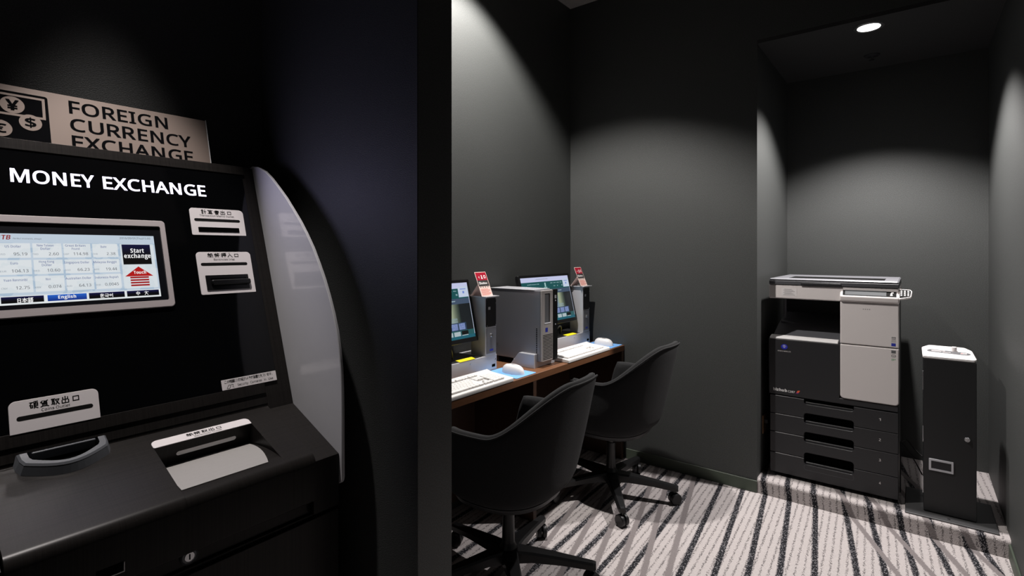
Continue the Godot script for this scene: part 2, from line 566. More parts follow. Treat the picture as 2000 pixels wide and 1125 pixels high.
func make_materials() -> void:
	rng.seed = 21
	var fabric := noise_tex(0.16, Color(0.66, 0.66, 0.66), Color(1, 1, 1), 512, 2)
	var weave := bump_tex(0.2, 512, 6.0)
	M.wall = triplanar(mat(Color(0.272, 0.280, 0.276), 0.62), fabric, weave, Vector3(2.6, 2.6, 2.6), 0.14)
	M.soffit = triplanar(mat(Color(0.21, 0.21, 0.21), 0.9), fabric, null, Vector3(2, 2, 2))
	M.ceiling = triplanar(mat(Color(0.74, 0.72, 0.71), 0.95), fabric, null, Vector3(2, 2, 2))
	M.baseboard = mat(Color(0.25, 0.28, 0.24), 0.55)
	M.carpet = mat(Color(1, 1, 1), 1.0)
	M.carpet.albedo_texture = carpet_tex()
	M.carpet.normal_enabled = true
	M.carpet.normal_texture = bump_tex(0.45, 1024, 5.0)
	M.carpet.normal_scale = 0.22
	# machine
	M.brushed = mat(Color(1, 1, 1), 0.32, 0.1)
	M.brushed.metallic_specular = 0.26
	triplanar(M.brushed, brushed_tex(0.10, 0.145, Color(1.0, 0.94, 0.90)), null, Vector3(4, 4, 4))
	M.black_glass = mat(Color(0.02, 0.022, 0.025), 0.07)
	M.dark_gap = mat(Color(0.02, 0.02, 0.02), 0.9)
	M.dark_gap.metallic_specular = 0.08
	M.frosted = mat(Color(0.76, 0.76, 0.77), 0.16)
	M.frosted.clearcoat_enabled = true
	M.frosted.clearcoat = 0.6
	M.frosted.clearcoat_roughness = 0.05
	M.label_white = mat(Color(0.82, 0.80, 0.80), 0.5)
	M.frame_grey = mat(Color(0.66, 0.63, 0.63), 0.45)
	M.tray_grey = mat(Color(0.58, 0.57, 0.56), 0.55)
	M.coin_grey = mat(Color(0.34, 0.35, 0.365), 0.35)
	M.print_black = mat(Color(0.03, 0.03, 0.03), 0.7)
	M.print_black.metallic_specular = 0.25
	M.print_grey = mat(Color(0.35, 0.35, 0.36), 0.6)
	M.chrome = mat(Color(0.75, 0.75, 0.76), 0.2, 0.9)
	M.sign_metal = mat(Color(0.54, 0.485, 0.45), 0.4, 0.25)
	M.sign_edge = mat(Color(0.80, 0.80, 0.80), 0.15)
	M.sign_black = mat(Color(0.035, 0.037, 0.045), 0.9)
	M.sign_black.metallic_specular = 0.1
	M.letter_glow = glow(Color(0.93, 0.90, 1.0), 3.2)
	M.bezel = mat(Color(0.03, 0.035, 0.06), 0.3)
	# computers
	M.wood = mat(Color(1, 1, 1), 0.45)
	triplanar(M.wood, wood_tex(Color(0.37, 0.24, 0.155), Color(0.48, 0.325, 0.215)), null, Vector3(1.6, 1.6, 1.6))
	M.wood_dark = mat(Color(1, 1, 1), 0.5)
	triplanar(M.wood_dark, wood_tex(Color(0.21, 0.135, 0.09), Color(0.28, 0.185, 0.125)), null, Vector3(1.6, 1.6, 1.6))
	M.silver = mat(Color(0.54, 0.54, 0.56), 0.32, 0.6)
	M.silver_light = mat(Color(0.72, 0.72, 0.74), 0.35, 0.3)
	M.pc_black = mat(Color(0.04, 0.04, 0.045), 0.3)
	M.monitor_black = mat(Color(0.035, 0.035, 0.04), 0.35)
	M.key_white = mat(Color(0.84, 0.83, 0.82), 0.5)
	M.key_body = mat(Color(0.83, 0.82, 0.81), 0.5)
	M.mouse_white = mat(Color(0.90, 0.89, 0.89), 0.3)
	M.pad_blue = mat(Color(0.44, 0.65, 0.88), 0.6)
	M.yellow = mat(Color(0.95, 0.86, 0.12), 0.5)
	M.sticker_blue = mat(Color(0.18, 0.22, 0.60), 0.4)
	M.card_pink = mat(Color(0.93, 0.83, 0.80), 0.6)
	M.card_red = mat(Color(0.66, 0.06, 0.18), 0.5)
	M.card_grey = mat(Color(0.25, 0.24, 0.24), 0.5)
	M.card_salmon = mat(Color(0.90, 0.58, 0.54), 0.6)
	M.white = mat(Color(0.9, 0.89, 0.89), 0.45)
	M.grille = mat(Color(0.62, 0.60, 0.59), 0.4)
	# chairs
	var felt := noise_tex(0.25, Color(0.72, 0.72, 0.72), Color(1, 1, 1), 256, 2)
	M.chair_fabric = triplanar(mat(Color(0.105, 0.105, 0.112), 0.95), felt, bump_tex(0.3, 256, 5.0), Vector3(7, 7, 7), 0.4)
	M.chair_fabric.uv1_world_triplanar = false
	M.chair_pan = mat(Color(0.15, 0.15, 0.155), 0.5)
	M.chair_black = mat(Color(0.07, 0.07, 0.075), 0.38)
	# printer and coin vendor
	M.printer_dark = mat(Color(0.125, 0.125, 0.135), 0.45)
	M.printer_white = mat(Color(0.80, 0.775, 0.77), 0.45)
	M.printer_lid = mat(Color(0.46, 0.46, 0.48), 0.35)
	M.printer_grey = mat(Color(0.27, 0.27, 0.285), 0.5)
	M.vendor_black = mat(Color(0.085, 0.088, 0.095), 0.5)
	M.steel = mat(Color(0.34, 0.34, 0.345), 0.4, 0.5)
	M.touch = mat(Color(0.27, 0.28, 0.29), 0.45)
	M.touch.metallic_specular = 0.3
	M.logo_blue = mat(Color(0.13, 0.16, 0.62), 0.3)
	M.green = mat(Color(0.25, 0.55, 0.33), 0.5)
	M.red = mat(Color(0.70, 0.08, 0.08), 0.5)
	M.orange = mat(Color(0.85, 0.35, 0.2), 0.5)
	M.cable = mat(Color(0.05, 0.05, 0.05), 0.5)
	M.brass = mat(Color(0.50, 0.38, 0.28), 0.35, 0.4)
	M.lens = glow(Color(1.0, 0.98, 0.96), 6.0)

# ------------------------------------------------------------------ lights
func downlight(label: String, x: float, y: float, d: float, energy: float, angle: float, tint: Color, soft: float) -> void:
	var t := thing("ceiling_downlight", label, "downlight", P(x, y, d), "recessed ceiling downlights")
	var xf := Transform3D(Basis.IDENTITY, P(x, y, d))
	var st := nst()
	lathe(st, [[0.049, -0.001], [0.050, -0.003], [0.056, -0.005], [0.066, -0.003], [0.068, 0.001]], xf, 40)
	part("trim_ring", st, M.chrome, t)
	st = nst()
	lathe(st, [[0.050, -0.0028], [0.046, -0.0012], [0.0, -0.0012]], xf, 32)
	part("lamp_lens", st, M.lens, t)
	var l := SpotLight3D.new()
	l.name = "lamp_light"
	l.light_energy = energy
	l.light_color = tint
	l.spot_angle = angle
	l.spot_angle_attenuation = soft
	l.spot_range = 8.0
	l.spot_attenuation = 2.0
	l.light_size = 0.03
	l.shadow_enabled = true
	t.add_child(l)
	l.position = Vector3(0, -0.012, 0)
	l.rotation_degrees.x = -90

func screen_light(parent: Node3D, at: Vector3, basis_: Basis, size: Vector2, tint: Color, energy: float) -> void:
	var l := AreaLight3D.new()
	l.name = "screen_light"
	l.area_size = size
	l.light_color = tint
	l.light_energy = energy
	l.area_range = 6.0
	l.shadow_enabled = true
	parent.add_child(l, true)
	l.transform = Transform3D(Basis(basis_.x, -basis_.y, -basis_.z), at - parent.position)   # a light shines along its own -z

# ------------------------------------------------------------------ room
func build_room() -> void:
	var st := nst()
	# floor with carpet: one slab, its face mapped in metres
	var x0 := WALL_X
	var x1 := RIGHT_X
	quad(st, P(x0, 0, -1.3), P(x1, 0, -1.3), P(x1, 0, FAR_D), P(x0, 0, FAR_D), Vector3.UP, [carpet_uv(x0, -1.3), carpet_uv(x1, -1.3), carpet_uv(x1, FAR_D), carpet_uv(x0, FAR_D)])
	box(st, x0, x1, -0.12, -0.001, -1.3, FAR_D)
	structure("floor", st, M.carpet, "pale grey carpet floor with dark speckled bands and slanting stripes", "floor")
	# step up to the alcove: carpet wrapped over a rounded edge
	st = nst()
	var prof: Array[Vector2] = [Vector2(FAR_D, 0.0)]
	for k in 7:
		var a := PI + (PI * 0.5) * k / 6.0
		prof.append(Vector2(FAR_D + 0.016 + 0.016 * cos(a), STEP - 0.016 - 0.016 * sin(a)))
	prof.append(Vector2(ALC_D, STEP))
	var run := FAR_D
	for k in prof.size() - 1:
		var a := prof[k]
		var b := prof[k + 1]
		var e := (b - a)
		var nn := Vector3(0, e.x, e.y).normalized()
		var s0 := run
		run += e.length()
		quad(st, P(ALC_X, a.y, a.x), P(x1, a.y, a.x), P(x1, b.y, b.x), P(ALC_X, b.y, b.x), nn, [carpet_uv(ALC_X, s0), carpet_uv(x1, s0), carpet_uv(x1, run), carpet_uv(ALC_X, run)])
	structure("floor_step", st, M.carpet, "low carpeted step up into the alcove", "step")
	# walls
	st = nst()
	box(st, WALL_X - 0.12, WALL_X, -0.1, CEIL + 0.1, -1.4, FAR_D + 0.1)
	structure("wall_left", st, M.wall, "charcoal fabric wall behind the desk", "wall")
	st = nst()
	box(st, WALL_X - 0.1, ALC_X, 0.0, CEIL, FAR_D, ALC_D + 0.1)
	box(st, ALC_X, RIGHT_X, SOFFIT + 0.02, CEIL, FAR_D, ALC_D + 0.1)
	structure("wall_far", st, M.wall, "charcoal fabric wall beside and above the alcove", "wall")
	st = nst()
	box(st, ALC_X, RIGHT_X, SOFFIT, SOFFIT + 0.02, FAR_D, ALC_D)
	structure("ceiling_alcove", st, M.soffit, "dark lowered ceiling of the alcove", "ceiling")
	st = nst()
	box(st, ALC_X - 0.02, RIGHT_X + 0.02, 0.0, SOFFIT + 0.1, ALC_D, ALC_D + 0.12)
	structure("wall_alcove", st, M.wall, "charcoal back wall of the printer alcove", "wall")
	st = nst()
	box(st, RIGHT_X, RIGHT_X + 0.12, -0.1, CEIL + 0.1, -1.4, ALC_D + 0.1)
	structure("wall_right", st, M.wall, "charcoal fabric wall at the right edge of the photo", "wall")
	st = nst()
	box(st, WALL_X - 0.1, RIGHT_X + 0.1, -0.1, CEIL + 0.1, -1.42, -1.3)
	structure("wall_near", st, M.wall, "charcoal wall behind the camera", "wall")
	st = nst()
	box(st, WALL_X, -1.043, 0.0, CEIL, 0.94, 1.07, 0.0015)
	structure("wall_partition", st, M.wall, "charcoal partition between the exchange machine and the desk", "wall")
	st = nst()
	box(st, WALL_X - 0.1, RIGHT_X + 0.1, CEIL, CEIL + 0.12, -1.4, FAR_D + 0.05)
	structure("ceiling", st, M.ceiling, "pale ceiling seen in the corner above the desk", "ceiling")
	# baseboards
	st = nst()
	box(st, -1.46, ALC_X + 0.001, 0.0, 0.066, FAR_D - 0.008, FAR_D, 0.002)
	structure("baseboard_far", st, M.baseboard, "dark green baseboard on the wall left of the alcove", "baseboard")
	st = nst()
	box(st, RIGHT_X - 0.008, RIGHT_X, 0.0, 0.066, -1.3, FAR_D - 0.002, 0.002)
	structure("baseboard_right", st, M.baseboard, "dark green baseboard on the right wall in front of the step", "baseboard")

# ------------------------------------------------------------------ money exchange machine
func screen_image() -> ImageTexture:
	var W := 960
	var H := 534
	var im := Image.create(W, H, false, Image.FORMAT_RGB8)
	im.fill(Color(0.80, 0.86, 0.92))
	var n := FastNoiseLite.new()
	n.seed = 8
	n.frequency = 0.006
	# map-like patches behind the table
	for y in range(70, 480):
		for x in W:
			if n.get_noise_2d(x, y * 1.3) > 0.12:
				im.set_pixel(x, y, Color(0.72, 0.80, 0.88))
	im.fill_rect(Rect2i(0, 468, W, 66), Color(0.95, 0.97, 0.98))
	# cells of the table, slightly see-through
	var cx := [[4, 178], [190, 352], [364, 526], [538, 700]]
	var cy := [[74, 186], [202, 312], [326, 446]]
	for c in cx:
		for r in cy:
			for y in range(r[0], r[1]):
				for x in range(c[0], c[1]):
					im.set_pixel(x, y, im.get_pixel(x, y).lerp(Color(0.97, 0.98, 0.98), 0.72))
	for y in range(74, 452):
		for x in range(716, 948):
			im.set_pixel(x, y, im.get_pixel(x, y).lerp(Color(0.95, 0.97, 0.97), 0.7))
	# dark buttons
	for y in range(78, 250):
		var k := (y - 78) / 172.0
		im.fill_rect(Rect2i(728, y, 196, 1), Color(0.06, 0.07, 0.25).lerp(Color(0.03, 0.03, 0.03), clampf(k * 1.6, 0, 1)))
	for b in [[8, 230], [250, 474], [488, 712], [728, 948]]:
		for y in range(474, 520):
			var k := (y - 474) / 46.0
			var c := Color(0.07, 0.08, 0.30).lerp(Color(0.02, 0.02, 0.03), clampf(k * 1.5, 0, 1))
			if b[0] == 250:
				c = Color(0.17, 0.42, 0.84).lerp(Color(0.08, 0.20, 0.55), k)
			im.fill_rect(Rect2i(b[0], y, b[1] - b[0], 1), c)
	# red arrow
	for y in range(268, 352):
		var half := int((y - 268) / 84.0 * 98.0)
		im.fill_rect(Rect2i(826 - half, y, half * 2, 1), Color(0.74, 0.10, 0.10))
	for k in 4:
		im.fill_rect(Rect2i(762, 356 + k * 22, 128, 13), Color(0.66, 0.07, 0.08))
	return ImageTexture.create_from_image(im)

func label_plate(called: String, parent: Node3D, xf: Transform3D, outline: PackedVector2Array, note: String) -> MeshInstance3D:
	var st := nst()
	prism(st, outline, 0.0, 0.0018, xf, 0.0005)
	return part(called, st, M.label_white, parent, note)

func build_machine() -> void:
	var C := 0.476
	var t := thing("money_exchange_machine", "dark brushed metal money exchange machine with lit lettering and touch screen", "exchange machine", P(-1.55, 0, C))
	var L := 0.092
	var Rr := 0.86
	var pf := panel_frame()
	var df := deck_frame()
	# lower cabinet and door
	var st := nst()
	box(st, -1.84, -1.29, 0.0, 0.618, L, Rr, 0.002)
	part("cabinet", st, M.brushed, t)
	st = nst()
	box(st, -1.292, -1.279, 0.05, 0.608, L + 0.002, Rr - 0.001, 0.0015)
	part("door", st, M.brushed, t)
	# head: end blocks, the column behind the panel, and the deck between the blocks
	var sn := sin(TILT)
	var cs := cos(TILT)
	var foot := Vector2(-1.545, 0.933)
	var up := Vector2(-sn, cs)
	var k0 := foot + up * -0.078
	var k1 := foot + up * 0.716
	var block := PackedVector2Array([Vector2(-1.279, 0.619), Vector2(-1.279, 0.761), k0, k1, k1 + Vector2(-0.008, 0), Vector2(k1.x - 0.008, 1.595), Vector2(-1.842, 1.595), Vector2(-1.842, 0.619)])
	for e in [[L, 0.178], [0.782, Rr]]:
		st = nst()
		prism(st, block, e[0], e[1], XD, 0.0012)
		part("side_block", st, M.brushed, t)
	var back := PackedVector2Array([foot + up * -0.06, k1, k1 + Vector2(-0.008, 0), Vector2(k1.x - 0.008, 1.595), Vector2(-1.842, 1.595), Vector2(-1.842, 0.85)])
	st = nst()
	prism(st, back, 0.178, 0.782, XD)
	part("column", st, M.brushed, t)
	# deck: the same profile left and right of the note outlet, with a trough in between
	var deck0 := Vector2(df.origin.x, df.origin.y)
	var w2 := func(w: float, h: float) -> Vector2: return deck0 + Vector2(cs, -sn) * w + Vector2(sn, cs) * h
	var crease: Vector2 = w2.call(0.004, 0.0)
	var front_x := -1.268
	var corner := crease + Vector2(cs, -sn) * ((front_x - crease.x) / cs)
	var profile := [[crease.x, crease.y], [corner.x, corner.y, 0.030], [front_x, 0.66, 0.004], [-1.298, 0.655], [-1.298, 0.619], [-1.60, 0.619], [-1.60, 0.90], [-1.5335, 0.90]]
	var solid := fillet(profile, 12)
	var trough := []
	trough.append([crease.x, crease.y])
	for q in [[0.066, 0.0], [0.066, -0.062]]:
		var v: Vector2 = w2.call(q[0], q[1])
		trough.append([v.x, v.y])
	var scoop: Array[Vector2] = []
	for k in 11:
		var f := k / 10.0
		var v: Vector2 = w2.call(0.068 + 0.17 * f, -0.062 * (1.0 - f) * (1.0 - f * 0.55))
		scoop.append(v)
		trough.append([v.x, v.y])
	for k in range(1, profile.size()):
		trough.append(profile[k])
	var open := fillet(trough, 12)
	st = nst()
	prism(st, solid, 0.1782, 0.470, XD)
	prism(st, open, 0.470, 0.706, XD)
	prism(st, solid, 0.706, 0.7818, XD)
	part("deck", st, M.brushed, t)
	# strip that joins the panel to the deck
	st = nst()
	lbox(st, 0.179, 0.781, -0.030, -0.0005, -0.004, 0.004, pf, 0.0008)
	part("joint_strip", st, M.brushed, t)
	# grey plate that lies in the trough
	st = nst()
	for k in 10:
		var a := scoop[k]
		var b := scoop[k + 1]
		var e := (b - a).normalized()
		var nn := Vector2(-e.y, e.x) if e.x < 0.0 else Vector2(-e.y, e.x)
		var h := nn * 0.0015
		quad(st, P(a.x + h.x, a.y + h.y, 0.4715), P(b.x + h.x, b.y + h.y, 0.4715), P(b.x + h.x, b.y + h.y, 0.700 - 0.030 * pow((k + 1) / 10.0, 2.0)), P(a.x + h.x, a.y + h.y, 0.700 - 0.030 * pow(k / 10.0, 2.0)), Vector3(nn.x, nn.y, 0))
	part("note_tray", st, M.tray_grey, t, "pale grey scoop of the banknote outlet")
	var wall_xf := Transform3D(Basis(Vector3(0, 0, -1), Vector3(sn, cs, 0), Vector3(cs, -sn, 0)), Vector3((w2.call(0.066, 0.0) as Vector2).x, (w2.call(0.066, 0.0) as Vector2).y, 0))
	st = nst()
	prism(st, rrect(0.522, -0.038, 0.668, -0.026, 0.006), 0.0, 0.0008, wall_xf)
	part("note_slot", st, M.white, t, "pale rounded bar above the banknote scoop")
	# white label on the deck
	var lb := label_plate("banknote_outlet_label", t, df, fillet([[0.469, -0.066, 0.004], [0.706, -0.066, 0.003], [0.706, -0.037, 0.014], [0.469, -0.037, 0.014]]), "white label reading Banknotes Outlet on the deck")
	st = nst()
	strokes(st, "紙幣取出口", 0.548, 0.632, -0.054, 0.011, 0.0017, 0.0022, df, 0.3)
	write(st, "Banknotes Outlet", font_plain, 0.562, 0.629, -0.0625, 0.0052, 0.0022, df)
	part("lettering", st, M.print_black, lb)
	# coin tray: a bowl with a curved rim
	var outer := PackedVector2Array([Vector2(0.233, 0.006), Vector2(0.234, -0.020)])
	var inner := PackedVector2Array([Vector2(0.249, 0.002), Vector2(0.250, -0.018)])
	for k in 13:
		var f := k / 12.0
		var arc := sin(PI * f)
		outer.append(Vector2(0.239 + 0.144 * f, -0.036 - 0.030 * arc))
		inner.append(Vector2(0.254 + 0.114 * f, -0.027 - 0.027 * arc))
	outer.append_array([Vector2(0.388, -0.020), Vector2(0.389, 0.006)])
	inner.append_array([Vector2(0.372, -0.018), Vector2(0.373, 0.002)])
	st = nst()
	ring(st, outer, inner, -0.004, 0.024, df, 0.004)
	var skirt := inset(ccw(outer), -0.006)
	var rim := ccw(outer)
	for k in rim.size():
		var j := (k + 1) % rim.size()
		var e := (rim[j] - rim[k]).normalized()
		quad(st, df * Vector3(rim[k].x, rim[k].y, 0.0195), df * Vector3(rim[j].x, rim[j].y, 0.0195), df * Vector3(skirt[j].x, skirt[j].y, 0.0), df * Vector3(skirt[k].x, skirt[k].y, 0.0), (df.basis * Vector3(e.y, -e.x, 0.5)).normalized())
	var ct := part("coin_tray", st, M.coin_grey, t, "dark grey plastic coin bowl")
	st = nst()
	flat(st, inner, 0.0012, df)
	part("bowl_floor", st, M.dark_gap, ct)
	st = nst()
	lbox(st, 0.256, 0.367, -0.008, -0.003, 0.004, 0.026, df, 0.001)
	part("flap", st, M.coin_grey, ct)
	# black glass panel
	st = nst()
	lbox(st, 0.132, 0.82, 0.0, 0.684, 0.0, 0.0035, pf, 0.0008)
	part("front_panel", st, M.black_glass, t, "glossy black front panel")
	var z := 0.0036
	var on := pf.translated_local(Vector3(0, 0, z))
	# lit name
	st = nst()
	write(st, "MONEY", font_medium, 0.2555, 0.4205, 0.5975, 0.0365, 0.0012, on)
	write(st, "EXCHANGE", font_medium, 0.439, 0.698, 0.5975, 0.0365, 0.0012, on)
	part("lit_sign_letters", st, M.letter_glow, t, "lit white lettering MONEY EXCHANGE")
	screen_light(t, on * Vector3(C, 0.615, 0.006), Basis(on.basis.x, on.basis.y, on.basis.z), Vector2(0.44, 0.037), Color(0.80, 0.78, 1.0), 0.10)
	# touch screen
	st = nst()
	ring(st, rrect(0.191, 0.2555, 0.572, 0.5085, 0.010), rrect(0.205, 0.275, 0.5585, 0.491, 0.004), 0.0, 0.006, on, 0.0015)
	var fr := part("screen_frame", st, M.frame_grey, t, "pale grey frame of the touch screen")
	st = nst()
	ring(st, rrect(0.205, 0.275, 0.5585, 0.491, 0.004), rrect(0.2225, 0.287, 0.5415, 0.463, 0.0005), 0.0, 0.0012, on)
	part("bezel", st, M.bezel, fr)
	st = nst()
	var dx0 := 0.2225
	var dx1 := 0.5415
	var dy0 := 0.287
	var dy1 := 0.463
	quad(st, on * Vector3(dx0, dy0, 0.0006), on * Vector3(dx1, dy0, 0.0006), on * Vector3(dx1, dy1, 0.0006), on * Vector3(dx0, dy1, 0.0006), on.basis.z)
	var sm := mat(Color(0.01, 0.01, 0.01), 0.3)
	sm.emission_enabled = true
	sm.emission_texture = screen_image()
	sm.emission_energy_multiplier = 0.82
	var disp := part("display", st, sm, fr, "lit touch screen with a table of currency rates")
	screen_light(t, on * Vector3(0.382, 0.375, 0.008), Basis(on.basis.x, on.basis.y, on.basis.z), Vector2(0.31, 0.17), Color(0.85, 0.9, 1.0), 0.02)
	var names := [["US Dollar", "95.19", "USD"], ["New Taiwan|Dollar", "2.60", "TWD"], ["Great Britain|Pound", "114.98", "GBP"], ["Baht", "2.38", "THB"],
		["Euro", "104.13", "EUR"], ["Hong Kong|Dollar", "10.60", "HKD"], ["Singapore Dollar", "66.23", "SGD"], ["Malaysia Ringgit", "19.44", "MYR"],
		["Yuan Renminbi", "12.75", "CNY"], ["Won", "0.074", "KRW"], ["Australian Dollar", "64.13", "AUD"], ["Indonesia Rupiah", "0.0045", "IDR"]]
	var blue := nst()
	var grey := nst()
	var pale := nst()
	var zz := 0.0009
	for k in 12:
		var cx: float = 0.2240 + 0.0578 * (k % 4)
		var cy: float = [0.439, 0.397, 0.3555][k / 4]
		var lines: PackedStringArray = (names[k][0] as String).split("|")
		for m in lines.size():
			var wid: float = minf(0.0031 * lines[m].length(), 0.051)
			var mid: float = cx + 0.0275
			write(blue, lines[m], font_plain, mid - wid * 0.5, mid + wid * 0.5, cy - (0.0115 if lines.size() == 1 else 0.0085 + 0.0085 * m), 0.0058, zz, on)
		var num: String = names[k][1]
		var nw := 0.0052 * num.length() - 0.002
		write(grey, num, font_plain, cx + 0.0515 - nw, cx + 0.0515, cy - 0.0315, 0.0075, zz, on)
		write(pale, names[k][2], font_plain, cx + 0.003, cx + 0.0135, cy - 0.0305, 0.0042, zz, on)
	write(grey, "Perfect moments, always", font_plain, 0.252, 0.303, 0.4485, 0.0036, zz, on, 0.25)
	write(grey, "2016/09/01(Thu)15:00", font_plain, 0.462, 0.533, 0.4525, 0.0058, zz, on)
	part("rate_names", blue, glow(Color(0.16, 0.32, 0.66), 0.6), disp)
	part("rate_figures", grey, glow(Color(0.36, 0.38, 0.42), 0.6), disp)
	part("rate_codes", pale, glow(Color(0.60, 0.65, 0.70), 0.7), disp)
	st = nst()
	write(st, "JTB", font_bold, 0.2245, 0.2475, 0.4475, 0.0115, zz, on, 0.15)
	part("logo", st, glow(Color(0.62, 0.06, 0.08), 0.7), disp)
	st = nst()
	write(st, "Start", font_bold, 0.483, 0.514, 0.4135, 0.0125, zz, on)
	write(st, "exchange", font_bold, 0.4675, 0.5285, 0.3985, 0.0125, zz, on)
	write(st, "Touch", font_bold, 0.4845, 0.513, 0.3535, 0.0085, zz, on)
	write(st, "English", font_bold, 0.325, 0.359, 0.2965, 0.0080, zz, on)
	strokes(st, "日本語", 0.251, 0.2795, 0.2925, 0.0100, 0.0013, zz, on, 0.12)
	strokes(st, "한국어", 0.4075, 0.434, 0.2935, 0.0095, 0.0012, zz, on, 0.12)
	strokes(st, "中", 0.4845, 0.4935, 0.2945, 0.0095, 0.0012, zz, on)
	strokes(st, "文", 0.5035, 0.5125, 0.2945, 0.0095, 0.0012, zz, on)
	part("button_lettering", st, glow(Color(1, 1, 1), 0.85), disp)
	# labels on the panel
	var ml := label_plate("memo_outlet_label", t, on, fillet([[0.642, 0.4695, 0.003], [0.800, 0.4695, 0.002], [0.801, 0.557, 0.013], [0.643, 0.557, 0.010]]), "white label reading Transaction Memo Outlet")
	st = nst()
	strokes(st, "計算書出口", 0.676, 0.764, 0.5395, 0.0125, 0.0018, 0.0021, on, 0.42)
	write(st, "Transaction Memo Outlet", font_plain, 0.670, 0.770, 0.5305, 0.0058, 0.0021, on)
	flat(st, rrect(0.653, 0.514, 0.787, 0.5235, 0.0047), 0.0020, on)
	part("lettering", st, M.print_black, ml)
	st = nst()
	lbox(st, 0.661, 0.780, 0.4805, 0.495, 0.001, 0.0035, on, 0.0006)
	part("slot", st, M.dark_gap, ml)
	var il := label_plate("banknote_inlet_label", t, on, fillet([[0.643, 0.283, 0.004], [0.801, 0.283, 0.002], [0.802, 0.4155, 0.012], [0.643, 0.4155, 0.012]]), "white label reading Banknotes Inlet")
	st = nst()
	strokes(st, "紙幣挿入口", 0.676, 0.765, 0.3985, 0.0125, 0.0018, 0.0021, on, 0.42)
	write(st, "Banknotes Inlet", font_plain, 0.691, 0.752, 0.388, 0.0060, 0.0021, on)
	flat(st, rrect(0.653, 0.3715, 0.788, 0.381, 0.0047), 0.0020, on)
	part("lettering", st, M.print_black, il)
	st = nst()
	ring(st, chamfer_rect(0.660, 0.2955, 0.7835, 0.3415, 0.001), chamfer_rect(0.672, 0.306, 0.776, 0.332, 0.001), 0.0015, 0.004, on, 0.0006)
	lbox(st, 0.671, 0.778, 0.305, 0.333, 0.0012, 0.0022, on)
	lbox(st, 0.674, 0.787, 0.310, 0.326, 0.002, 0.011, on, 0.003)
	part("note_mouth", st, M.pc_black, il)
	var cl := label_plate("coin_outlet_label", t, on, fillet([[0.225, -0.003], [0.383, -0.003], [0.383, 0.068, 0.013], [0.225, 0.068, 0.013]]), "white label reading Coins Outlet above the coin bowl")
	st = nst()
	strokes(st, "硬貨取出口", 0.260, 0.347, 0.0465, 0.0145, 0.0020, 0.0021, on, 0.4)
	write(st, "Coins Outlet", font_plain, 0.279, 0.329, 0.0368, 0.0062, 0.0021, on)
	flat(st, rrect(0.237, 0.0235, 0.371, 0.0335, 0.005), 0.0020, on)
	part("lettering", st, M.print_black, cl)
	# camera notice
	st = nst()
	prism(st, rrect(0.661, 0.0015, 0.8195, 0.0305, 0.0015, 3), 0.0, 0.0006, on)
	var sk := part("camera_notice", st, M.label_white, t, "small white notice reading Security Cameras in Use")
	st = nst()
	strokes(st, "この機器には防犯カメラが設置されています。", 0.669, 0.812, 0.0195, 0.0078, 0.0009, 0.0009, on, 0.08)
	write(st, "Security", font_plain, 0.704, 0.734, 0.0065, 0.0068, 0.0009, on)
	write(st, "Cameras", font_plain, 0.740, 0.774, 0.0065, 0.0068, 0.0009, on)
	write(st, "in", font_plain, 0.781, 0.787, 0.0065, 0.0068, 0.0009, on)
	write(st, "Use", font_plain, 0.794, 0.808, 0.0065, 0.0068, 0.0009, on)
	for seg in [[0.674, 0.0045, 0.680, 0.0145], [0.680, 0.0145, 0.686, 0.0125], [0.686, 0.0125, 0.681, 0.0035], [0.681, 0.0035, 0.674, 0.0045], [0.686, 0.0150, 0.692, 0.0140], [0.692, 0.0140, 0.690, 0.0070], [0.690, 0.0070, 0.694, 0.0045]]:
		var a := Vector2(seg[0], seg[1])
		var b := Vector2(seg[2], seg[3])
		var m := (b - a).orthogonal().normalized() * 0.0005
		quad(st, on * Vector3(a.x - m.x, a.y - m.y, 0.0009), on * Vector3(b.x - m.x, b.y - m.y, 0.0009), on * Vector3(b.x + m.x, b.y + m.y, 0.0009), on * Vector3(a.x + m.x, a.y + m.y, 0.0009), on.basis.z)
	part("lettering", st, M.print_black, sk)
	# lip over the panel
	st = nst()
	lbox(st, 0.126, 0.826, 0.686, 0.716, -0.002, 0.006, pf, 0.001)
	part("top_lip", st, M.brushed, t)
	# lock and finger notch in the front
	st = nst()
	var lx := Transform3D(Basis(Vector3(0, 1, 0), Vector3(1, 0, 0), Vector3(0, 0, -1)), P(-1.298, 0.640, 0.484))
	lathe(st, [[0.018, 0.0], [0.018, 0.004], [0.0155, 0.006], [0.0145, 0.0045], [0.0, 0.0045]], lx, 28)
	var lk := part("lock", st, M.coin_grey, t, "round key lock")
	st = nst()
	lathe(st, [[0.010, 0.004], [0.010, 0.006], [0.0, 0.006]], lx, 20)
	part("keyway_plug", st, M.chrome, lk)
	st = nst()
	box(st, -1.2925, -1.2912, 0.634, 0.646, 0.4828, 0.4852)
	part("keyhole", st, M.dark_gap, lk)
	st = nst()
	box(st, front_x, front_x + 0.0008, 0.6825, 0.7005, 0.308, 0.353)
	var nt := part("finger_notch", st, M.dark_gap, t)
	st = nst()
	box(st, front_x, front_x + 0.003, 0.6805, 0.6825, 0.308, 0.3545, 0.0003)
	box(st, front_x, front_x + 0.003, 0.6825, 0.7005, 0.353, 0.3545, 0.0003)
	part("notch_lip", st, M.white, nt)
